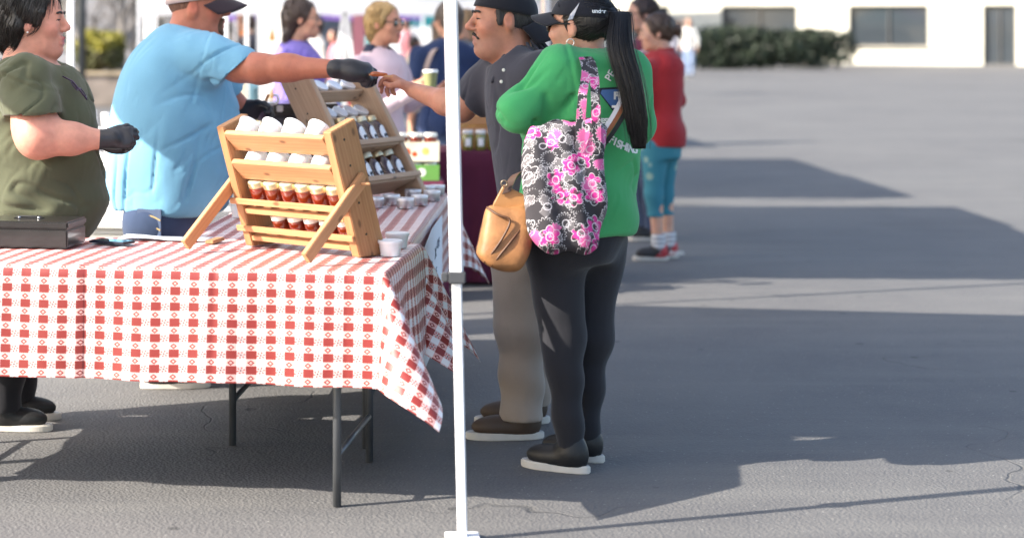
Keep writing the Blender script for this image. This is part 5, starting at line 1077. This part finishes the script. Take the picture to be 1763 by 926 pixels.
# ---- bags
def floral():
    b = NB('floral_quilted_cotton'); co = b.coord(); sp = b.n('SeparateXYZ'); b.l(co, sp.inputs[0]); cv = b.n('CombineXYZ'); b.l(sp.outputs[0], cv.inputs[0]); b.l(b.math('ADD', sp.outputs[2], b.math('MULTIPLY', sp.outputs[1], .4)), cv.inputs[1])
    dn = b.n('TexNoise'); dn.inputs['Scale'].default_value = 9; b.l(cv.outputs[0], dn.inputs['Vector']); dm = b.n('VectorMath', operation='SCALE'); b.l(dn.outputs['Color'], dm.inputs[0]); dm.inputs['Scale'].default_value = .024
    vv = b.n('VectorMath', operation='ADD'); b.l(cv.outputs[0], vv.inputs[0]); b.l(dm.outputs[0], vv.inputs[1])
    def flower(scale, off, pet, Rr):
        o = b.n('VectorMath', operation='ADD'); b.l(vv.outputs[0], o.inputs[0]); o.inputs[1].default_value = (off, off*.7, 0)
        v = b.n('TexVoronoi', voronoi_dimensions='2D'); v.inputs['Scale'].default_value = scale; b.l(o.outputs[0], v.inputs['Vector'])
        d = b.n('VectorMath', operation='SUBTRACT'); b.l(o.outputs[0], d.inputs[0]); 
        b.l(v.outputs['Position'], d.inputs[1]); s = b.n('SeparateXYZ'); b.l(d.outputs[0], s.inputs[0])
        th = b.math('ARCTAN2', s.outputs[1], s.outputs[0]); r = b.math('MULTIPLY', b.math('SQRT', b.math('ADD', b.math('POWER', s.outputs[0], 2), b.math('POWER', s.outputs[1], 2))), scale)
        edge = b.math('MULTIPLY', b.math('ADD', .68, b.math('MULTIPLY', b.math('ABSOLUTE', b.math('SINE', b.math('MULTIPLY', th, pet/2))), .32)), Rr); q = b.math('SUBTRACT', r, edge)
        sc = b.n('SeparateColor'); b.l(v.outputs['Color'], sc.inputs[0])
        return b.math('LESS_THAN', q, 0), b.math('LESS_THAN', b.math('ABSOLUTE', q), .017), b.math('LESS_THAN', b.math('ABSOLUTE', b.math('SUBTRACT', r, Rr*.35)), .024), sc.outputs[0]
    c = b.mix(b.noise(co, 12, 3), (.015, .013, .018), (.040, .035, .042))
    f1, l1, i1, h1 = flower(15, 0, 6, .50); f2, l2, i2, h2 = flower(25, .37, 5, .46); f3, l3, i3, h3 = flower(19, .81, 15, .5)
    c = b.mix(b.math('MULTIPLY', f2, b.math('GREATER_THAN', h2, .6)), c, (.12, .11, .12)); c = b.mix(b.math('MULTIPLY', b.math('MULTIPLY', f1, b.math('GREATER_THAN', h1, .4)), b.ramp(b.noise(cv.outputs[0], 30, 3), .42, .52)), c, (.60, .03, .25)); c = b.mix(b.math('MULTIPLY', f3, b.math('GREATER_THAN', h3, .72)), c, (.55, .10, .28))
    c = b.mix(b.math('MULTIPLY', l3, .75), c, (.72, .70, .74)); c = b.mix(b.math('MULTIPLY', b.math('MULTIPLY', l1, b.math('GREATER_THAN', h1, .3)), .8), c, (.66, .63, .66)); c = b.mix(b.math('MULTIPLY', i1, .6), c, (.70, .66, .72)); c = b.mix(b.math('MULTIPLY', l2, b.math('GREATER_THAN', h2, .6)), c, (.55, .53, .56))
    b.l(c, b.b.inputs['Base Color']); b.b.inputs['Roughness'].default_value = .8; b.bump(b.noise(co, 14, 3), .4, .012); return b.m
flm = floral(); tb = thing('tote_bag', 'black pink and white floral tote bag hanging from the shoulder of the woman in green', 'bag', P(970, 430, 6.2)); to = np.array(tb.location); bq = lambda px, py, dd=0: np.array(P(px, py, 6.2+dd))
ss = F/6.2; rw = [(207, 925, 1030, .03), (213, 918, 1042, .045), (235, 910, 1044, .06), (275, 904, 1042, .068), (320, 899, 1038, .075), (360, 897, 1037, .08), (390, 900, 1037, .08), (410, 910, 1037, .072), (424, 926, 1036, .058), (432, 940, 1034, .04)]
fl = Fld(.006); lf = loft([(CH-(r_[0]-HZ)/ss, ((r_[1]+r_[2])/2-600)/ss, 6.2, (r_[2]-r_[1])/2/ss, r_[3]) for r_ in rw], 3.2); lf = fold(lf, (1, .2, .08), 62, .006, (0, 0, 6), .5); lf = fold(lf, (.5, 0, 1), 30, .004, (8, 0, 3), 1); fl.add(lf, .02); fl.cut(ell(bq(978, 205), (.10, .02, .03)), .01)
sdf_obj('bag_body', fl, flm, tb, to)
for (xb, yb, dd) in ((999, 226, -.065), (1027, 234, -.06)):
    ribbon('strap', [Vector(bq(xb, yb+30, dd)-to), Vector(bq(xb, yb, dd-.008)-to), Vector(bq(xb+4 if xb < 1010 else xb-2, 165, dd-.015)-to), Vector(bq(1009 if xb < 1010 else 1022, 125, .0)-to), Vector(bq(1005 if xb < 1010 else 1014, 102, .10)-to), Vector(bq(1002, 95, .25)-to)], (.029, 0, 0), .004, flm, tb)
cs = thing('crossbody_strap', 'white brown and black crossbody strap over the back of the green shirt', 'strap', P(1050, 215, 6.28)); co2 = Vector(cs.location)
for i, (m_, o_) in enumerate(((M('white_webbing', (.7, .7, .72), .7), -.017), (M('brown_webbing', (.28, .09, .03), .6), -.003), (M('black_webbing', '#141414', .6), .013))):
    pts = [P(1082, 165, 6.285), P(1068, 195, 6.27), P(1053, 220, 6.265), P(1036, 243, 6.265), P(1020, 258, 6.27)]; dv = Vector((.75, 0, -.66))
    ribbon('band', [p+dv*o_-co2 for p in pts], dv*.0145, .003, m_, cs)
lea = M('tan_leather', (.33, .15, .055), .55, .18, 14, .4, 70, .003); hb = thing('handbag', 'brown leather bucket handbag hanging in front of the man in the polo', 'bag', P(868, 468, 6.3)); ho = Vector(hb.location); k_ = 6.3/F
L_ = lambda pts: [((x-868)*k_, (468-y)*k_) for x, y in pts]
fl = Fld(.006); Zr = lambda y: CH-(y-HZ)*k_
fl.add(loft([(Zr(r_[0]), ((r_[1]+r_[2])/2-600)*k_, 6.3, (r_[2]-r_[1])/2*k_, r_[3]) for r_ in [(352, 840, 905, .03), (362, 836, 912, .045), (385, 830, 916, .062), (415, 824, 915, .075), (440, 822, 908, .078), (455, 838, 900, .07), (467, 862, 892, .045)]], 4.5), .02); fl.cut(ell(np.array(P(872, 345, 6.3)), (.055, .03, .03)), .01)
sdf_obj('bag_body', fl, lea, hb, ho)
prism('inner_panel', L_([(867, 318), (905, 337), (913, 372), (842, 376), (850, 350)]), (0, .012, 0), (1, 0, 0), (0, 0, 1), .012, M('sunlit_tan_leather', (.40, .20, .075), .4, .12, 10, .25, 60, .002, coat=.2), hb, .003)  # inner panel: the same tan leather, with sunlight put into a lighter colour
V, Fc = [], []; tube_into(V, Fc, spline([Vector(P(x, y, d_))-ho for x, y, d_ in ((838, 357, 6.268), (858, 370, 6.238), (878, 379, 6.23), (868, 405, 6.222), (850, 432, 6.222), (833, 452, 6.24))], 5), .004, 6); tube_into(V, Fc, spline([Vector(P(x, y, d_))-ho for x, y, d_ in ((914, 375, 6.275), (900, 390, 6.245), (880, 415, 6.222), (860, 440, 6.222), (846, 458, 6.235))], 5), .004, 6); link('piping', mesh(V, Fc, True), M('dark_leather_edge', (.10, .04, .016), .5), hb)
ribbon('strap', [Vector(P(x, y, d_))-ho for x, y, d_ in ((872, 332, 6.30), (880, 312, 6.31), (890, 300, 6.33), (903, 296, 6.36))], (.030, 0, .012), .006, M('dark_brown_strap', (.07, .035, .022), .5), hb); tube('ring', [Vector(P(868, 316, 6.29))-ho+Vector((.010*math.cos(a), 0, .010*math.sin(a))) for a in np.linspace(0, 6.28, 14)], .0025, M('bronze_ring', '#8a7a66', .4, metal=.6), hb, 6)
# ---- people farther back
def gen(label, px, d, hgt, yaw, skin, hair, top, bot, fat=1.0, arms=None, style='short', shoes=None, sleeve=1.0, hyaw=0, res=.010, glasses=None, group='market visitors in the background', capri=None, py_top=None, topname='shirt', female=True, pitch=0, socks=None, hem=.80, headw=1.0, legsep=.085, shoeyaw=None):
    x0 = (px-600)/F*d; o = np.array([x0, d, 0.]); t = thing('person', label, 'person', o, 0, group); k = hgt/1.70
    c, s_ = math.cos(yaw), math.sin(yaw); f_ = np.array([c, s_, 0]); l_ = np.array([-s_, c, 0]); u_ = np.array([0, 0, 1.]); W = lambda a, b, e: o+k*(a*f_+b*l_+e*u_)
    def tl(rows, sh=0):
        out = []
        for z, a, b, cf in rows:   # a = half width (left-right), b = half depth
            ctr = W(cf, 0, z); aa = math.hypot(a*s_, b*c); bb = math.hypot(a*c, b*s_); out.append((ctr[2], ctr[0], ctr[1], (aa-sh)*k*fat, (bb-sh)*k*fat))
        return loft(out)
    tors = [(.78, .168, .115, 0), (.90, .172, .120, 0), (1.02, .150, .108, .005), (1.14, .158, .116, .012), (1.26, .178, .118, .01), (1.35, .185, .10, 0), (1.41, .13, .080, -.01), (1.45, .065, .062, -.01)]
    hd = Head(W(.035, 0, 1.575), yaw+hyaw, k*1.0*headw, pitch); bd = Fld(res*.75); hd.skin(bd, .050, .98, .98, (-.05, 0, -.16)); bd.add(tl([r for r in tors if r[0] < 1.4], .042), .03)
    arms = arms or [((-.02, .24, 1.10), (.06, .25, .86)), ((-.02, -.24, 1.10), (.06, -.25, .86))]
    sl = Fld(res); sl.add(fold(tl([r for r in tors if r[0] >= hem-.03] if hem > .8 else tors), (.3, .3, 1), 26, .005, (6, 4, 2), px*.1), .03)
    for i, (e_, h_) in enumerate(arms):
        sg = 1 if e_[1] > 0 else -1; sh = W(-.005, sg*.175*min(fat, 1.15), 1.335); el, wr = W(*e_), W(*h_); bd.add(cap(sh, el, .040*k, .036*k), .03); bd.add(cap(el, wr, .036*k, .026*k), .02)
        dr = (wr-el)/np.linalg.norm(wr-el); side = np.cross(dr, l_); side = side/(np.linalg.norm(side)+1e-6); hand(bd, wr, dr, -sg*l_+.2*f_, u_ if abs(dr[2]) < .7 else f_, (.35, .4, .45, .5), k*.98)
        if sleeve > .9: sl.add(fold(cap(sh, el, .062*k, .055*k), (.4, .2, 1), 50, .004), .04); sl.add(clip(cap(el, wr, .053*k, .042*k), wr, dr), .03)
        else: sl.add(clip(cap(sh, el, .064*k, .062*k), sh+(el-sh)*.72, el-sh), .04)
    for sg in (-1, 1):
        if capri: bd.add(cap(W(0, sg*legsep, .55), W(-.02, sg*legsep*.95, .10), .055*k, .036*k), .02)
    sl.cut(ell(hd.w(-.03, 0, -.155), np.array((.072, .070, .03))*k), .006)
    sdf_obj('body', bd, SK, t, o, tints=hd.tints(bl=.3), base=skin); top_o = sdf_obj(topname, sl, top, t, o, wr=[((.3, .2, 1), 7, 11, .006, px*.01, None)] if d < 16 else None)
    tz = Fld(res); tz.add(tl([(.70, .140, .095, 0), (.82, .150, .100, 0), (.95, .145, .095, 0)]), .03); zb = capri if capri else .07
    for sg in (-1, 1): tz.add(cap(W(0, sg*legsep, .80), W(.01, sg*legsep, .47), .082*k*fat, .062*k), .03); tz.add(clip(fold(cap(W(.01, sg*legsep, .47), W(-.02, sg*legsep*.95, .06), .062*k, .048*k), (0, 0, 1), 40, .003), (0, 0, zb*k), (0, 0, -1)), .03)
    sdf_obj('trousers', tz, bot, t, o)
    for sg in (-1, 1):
        up, so_ = shoes or (blksh, rub); p_ = k*(-.025*f_+sg*legsep*.95*l_); shoe(t, p_, yaw if shoeyaw is None else shoeyaw, .25*k, up, so_)
        if socks: 
            fl = Fld(.007).add(clip(cap((p_[0], p_[1], .06), (p_[0], p_[1], .26), .046, .046), (0, 0, .17), (0, 0, 1))); V, Q = fl.build(); link('sock', np_mesh(V, Q), socks, t)
    hf = Fld(.008); cl0 = lambda A, z: A
    A_ = clip(hd.e((-.024, 0, .036), (.108, .090, .100)), hd.w(.054, 0, .055), hd.f*.90-hd.u*.44); hf.add(fold(A_, hd.f*.8+hd.u*.5, 100, .0014, (25, 20, 10)), .02)
    for q_ in (-1, 1): hf.add(hd.k((.030, q_*.076, .03), (.026, q_*.074, .0), .012, .008), .015)
    if style == 'short' or style == 'bob': hf.add(hd.e((-.072, 0, -.02), (.050, .074, .072 if style == 'short' else .10)), .03)
    if style == 'bun':
        hf.add(hd.k((-.08, 0, -.01), (-.10, 0, -.005), .05, .030), .03)
        for i in range(9): hf.add(ell(hd.w(-.135+.018*math.cos(i*2.1), .022*math.sin(i*1.7), .0+.020*math.sin(i*2.6)), np.array((.022, .022, .020))*k), .008)
    if style == 'wavy':
        hf.add(hd.e((-.075, 0, -.03), (.055, .080, .10)), .03)
        for i in range(10): hf.add(fold(hd.k((-.075+.012*math.sin(i*2), -.055+.012*i, -.02), (-.11+.02*math.sin(i*3), -.065+.014*i, -.20+.02*math.cos(i*5)), .026, .014), hd.u, 60, .006, (9, 9, 0), i), .015)
        hf.add(hd.k((-.03, 0, .115), (-.07, 0, .10), .035, .03), .03)
    if style == 'long':
        hf.add(hd.e((-.065, 0, -.06), (.052, .086, .15)), .03)
    ho_ = sdf_obj('hair', hf, hair, t, o); over_hair(ho_, hd, 400 if d < 16 else 0, hair, t, o, 5, (.03, .07), rad=.0016) if d < 16 else None; hd.features(t, o, '#3a2a22', eye=False if glasses else True)
    if glasses: sunglasses(hd, t, o, *glasses)
    return t, hd, top_o, o
sk1, sk2, sk3 = lin('#c99a82'), lin('#d3a48c'), lin('#c08c74')
brown = hairmat('dark_brown_hair', (.040, .022, .018)); mid = hairmat('mid_brown_hair', (.085, .052, .036)); blond = hairmat('blonde_hair', (.42, .27, .11), .45); greyb = hairmat('grey_brown_hair', (.13, .10, .085)); tanh = hairmat('light_brown_hair', (.30, .19, .10))
# girl in red
redf = fabric('red_fleece', (.36, .025, .030), wr=.5); teal = NB('teal_patterned_leggings'); 
_c = teal.coord(); _v = teal.n('TexVoronoi'); _v.inputs['Scale'].default_value = 9; teal.l(_c, _v.inputs['Vector']); teal.l(teal.mix(teal.ramp(_v.outputs['Distance'], .25, .18), teal.mix(teal.noise(_c, 4, 3), (.03, .17, .24), (.05, .26, .32)), (.28, .42, .36)), teal.b.inputs['Base Color']); teal.b.inputs['Roughness'].default_value = .8; teal.bump(teal.noise(_c, 12, 3), .4, .01)
rsh = NB('black_red_sneaker'); _s = rsh.n('SeparateXYZ'); rsh.l(rsh.coord(), _s.inputs[0]); rsh.l(rsh.mix(rsh.math('LESS_THAN', rsh.math('ADD', _s.outputs[0], rsh.math('MULTIPLY', _s.outputs[2], .9)), .052), (.02, .02, .024), (.48, .04, .05)), rsh.b.inputs['Base Color']); rsh.b.inputs['Roughness'].default_value = .6
sock = NB('striped_sock'); _s = sock.n('SeparateXYZ'); sock.l(sock.coord(), _s.inputs[0]); sock.l(sock.mix(sock.math('GREATER_THAN', sock.math('FRACT', sock.math('MULTIPLY', _s.outputs[2], 34)), .62), (.66, .66, .68), (.25, .26, .30)), sock.b.inputs['Base Color'])
t, hd, to_, o_ = gen('girl in a red zip jacket and teal patterned capri leggings, hair in a bun', 1137, 12.35, 1.57, R(145), sk2, mid, redf, teal.m, 1.26, [((.05, .22, 1.09), (.20, .10, 1.04)), ((-.02, -.235, 1.10), (.14, -.14, 1.02))], 'bun', (rsh.m, rub), 1.0, R(30), .009, capri=.30, topname='jacket', pitch=-.10, socks=sock.m, headw=1.06, shoeyaw=R(182))
fl = Fld(.008); 
for i in range(20): a = i/20*6.283; fl.add(cap(hd.w(-.048+.060*math.cos(a), .060*math.sin(a), -.150), hd.w(-.044+.058*math.cos(a), .058*math.sin(a), -.108), .008, .007), .012)
sdf_obj('collar', fl, redf, t, o_)
for sg in (-1, 1):
    pass
me = text_me('PUMA', .034, .0012); lo_ = link('lettering', me, M('white_shirt_print', '#fff'), t); lo_.matrix_local = frame4(Vector((.085, -.118, .052)), Vector((1, 0, 0)), Vector((0, 0, 1)), Vector((0, -1, 0)))
# woman behind her
t, hd, to_, o_ = gen('woman with pulled back hair and sunglasses in a maroon lettered shirt', 1112, 13.5, 1.70, R(190), sk2, brown, fabric('maroon_tee', (.12, .018, .045)), jean, 1.05, None, 'bun', None, .5, 0, .011, glasses=('#221418', '#140c0e'))
f = type('o', (), {'o': o_})
wtext('EAGL', .085, P(1097, 94, 13.38), R(-12), to_, M('pale_purple_print', (.55, .50, .62), .7), to_, bold=.003)
# purple blouse, wavy ponytail, glasses
pur = fabric('violet_blouse', (.17, .13, .46), wr=.9); t, hd, to_, o_ = gen('woman with dark wavy hair and glasses in a violet blouse behind the outstretched arm', 512, 11.6, 1.66, R(-18), sk1, brown, pur, jean, 1.28, [((.05, .27, 1.08), (.22, .16, 1.0)), ((.05, -.28, 1.08), (.24, -.12, 1.0))], 'wavy', None, 1.0, R(14))
gmm = M('thin_glasses_frame', '#5c5a66', .3); V, Fc = [], []
for q_ in (-1, 1): tube_into(V, Fc, [Vector(hd.w(.098, q_*.034+.022*math.cos(a), .004+.016*math.sin(a))-o_) for a in np.linspace(0, 6.28, 14)], .0018, 5, False); tube_into(V, Fc, [Vector(hd.w(.094, q_*.056, .008)-o_), Vector(hd.w(0, q_*.084, .010)-o_)], .002, 5)
link('eyeglasses', mesh(V, Fc, True), gmm, t)
# blonde with sunglasses, pink cardigan, holding a cup
pinkc = fabric('pale_pink_knit', (.62, .48, .54), wr=.8); t, hd, to_, o_ = gen('blonde woman in sunglasses and a pale pink cardigan, holding a cup', 655, 10.9, 1.63, R(-38), sk3, blond, pinkc, jean, 1.05, [((.02, .25, 1.10), (.20, .30, 1.16)), ((.10, -.25, 1.04), (.30, -.10, 1.18))], 'bob', None, 1.0, R(6), glasses=('#3a2412', '#0d0908'), topname='cardigan')
fl = Fld(.008)
for i in range(24):
    a = i/24*6.283; drop = .06*max(0, math.cos(a)); fl.add(cap(hd.w(-.045+.066*math.cos(a), .068*math.sin(a), -.125-drop*.8), hd.w(-.035+.100*math.cos(a), .105*math.sin(a), -.165-drop*1.9), .009, .008), .012)
sdf_obj('collar', fl, fabric('navy_collar_cloth', (.020, .028, .06)), t, o_)
cu = thing('paper_cup', 'small green cup with pale lid held up by the blonde woman beside the white pole', 'cup', P(741, 152, 10.52)); link('cup_body', lathe_me([(.030, 0), (.031, .002), (.039, .085), (.040, .088)], 18), M('olive_cup_paper', (.30, .31, .14), .5), cu); link('lid', lathe_me([(.042, .086), (.042, .094), (.038, .100), (.004, .1005)], 18), lidw, cu)
# navy shirt person with strap
nav = fabric('navy_tee', (.022, .040, .11)); t, hd, to_, o_ = gen('person in a navy t-shirt with a pale shoulder strap, from behind', 772, 12.9, 1.66, R(95), sk1, greyb, nav, jean, 1.2, None, 'bob', None, .5, R(25))
ribbon('shoulder_strap', [Vector((-.02, .02, 1.36)), Vector((-.10, -.11, 1.34)), Vector((-.15, -.155, 1.24)), Vector((-.19, -.15, 1.08)), Vector((-.22, -.10, .92))], (.04, 0, .015), .006, fabric('beige_strap_cloth', (.42, .33, .30)), t)
# denim jacket woman
t, hd, to_, o_ = gen('woman in a grey scarf and pale denim jacket behind the polo man', 806, 14.6, 1.62, R(200), sk2, tanh, fabric('pale_denim', (.25, .36, .50)), jean, 1.0, None, 'long', None, 1.0, R(10))
fl = Fld(.010)
for i in range(18): a = i/18*6.283; fl.add(cap(hd.w(-.045+.080*math.cos(a), .082*math.sin(a), -.135+.015*math.sin(a*3)), hd.w(-.035+.088*math.cos(a), .088*math.sin(a), -.19), .020, .018), .02)
sdf_obj('scarf', fl, fabric('grey_scarf_knit', (.12, .12, .13)), t, o_)
# far figures
gen('distant person in a white top and light jeans near the cream building', 1186, 56, 1.72, R(250), sk1, tanh, fabric('white_top', (.66, .65, .62)), fabric('light_jeans', (.30, .38, .55)), 1.0, None, 'long', None, 1.0, 0, .018)
gen('distant person in a pink top behind the white easel', 578, 30, 1.45, R(200), sk1, brown, fabric('rose_top', (.60, .22, .26)), jean, 1.0, None, 'short', None, 1.0, 0, .016)
gen('distant person in a cream top between the blonde woman and the navy shirt', 712, 26, 1.36, R(20), sk3, brown, fabric('cream_top', (.62, .55, .42)), jean, 1.0, None, 'short', None, 1.0, 0, .016)
t, hd, to_, o_ = gen('distant person in a pale cap left of the woman in maroon', 1068, 24, 1.68, R(150), sk1, brown, fabric('powder_blue_top', (.42, .50, .66)), jean, 1.0, None, 'short', None, 1.0, 0, .016); ballcap(t, hd, o_, fabric('pale_blue_cap', (.45, .48, .60)), fabric('pale_blue_cap', '#fff'))
gen('distant person in black behind the cap of the woman in green', 930, 33, 1.62, R(260), sk1, brown, blackc, jean, 1.0, None, 'long', None, 1.0, 0, .018)

for i_, (px_, d_, h_, yw, hc, col, lb) in enumerate([(545, 22, 1.62, 200, brown, (.45, .42, .40), 'blurred person in grey between the violet blouse and the white easel'), (640, 31, 1.60, 20, mid, (.10, .22, .24), 'blurred person in dark teal behind the blonde woman'), (700, 36, 1.66, 190, greyb, (.30, .12, .14), 'blurred person in dusty red right of the blonde woman'), (428, 24, 1.66, 160, brown, (.06, .06, .08), 'blurred person in black left of the white banner stand'),
        (757, 19, 1.58, 30, mid, (.50, .38, .30), 'blurred person in tan just left of the white pole'), (835, 24, 1.60, 170, brown, (.12, .10, .16), 'blurred person in dark purple behind the polo man'), (1160, 42, 1.66, 180, brown, (.16, .16, .20), 'blurred person in slate grey right of the bun of the girl in red'), (1172, 60, 1.70, 90, mid, (.35, .10, .10), 'tiny far person in brick red beside the one in white')]):
    gen(lb, px_, d_, h_, R(yw), sk1, hc, fabric('crowd_cloth_%d' % i_, col), jean, 1.1, None, ('short', 'long', 'bob')[i_ % 3], None, 1.0, 0, .018)
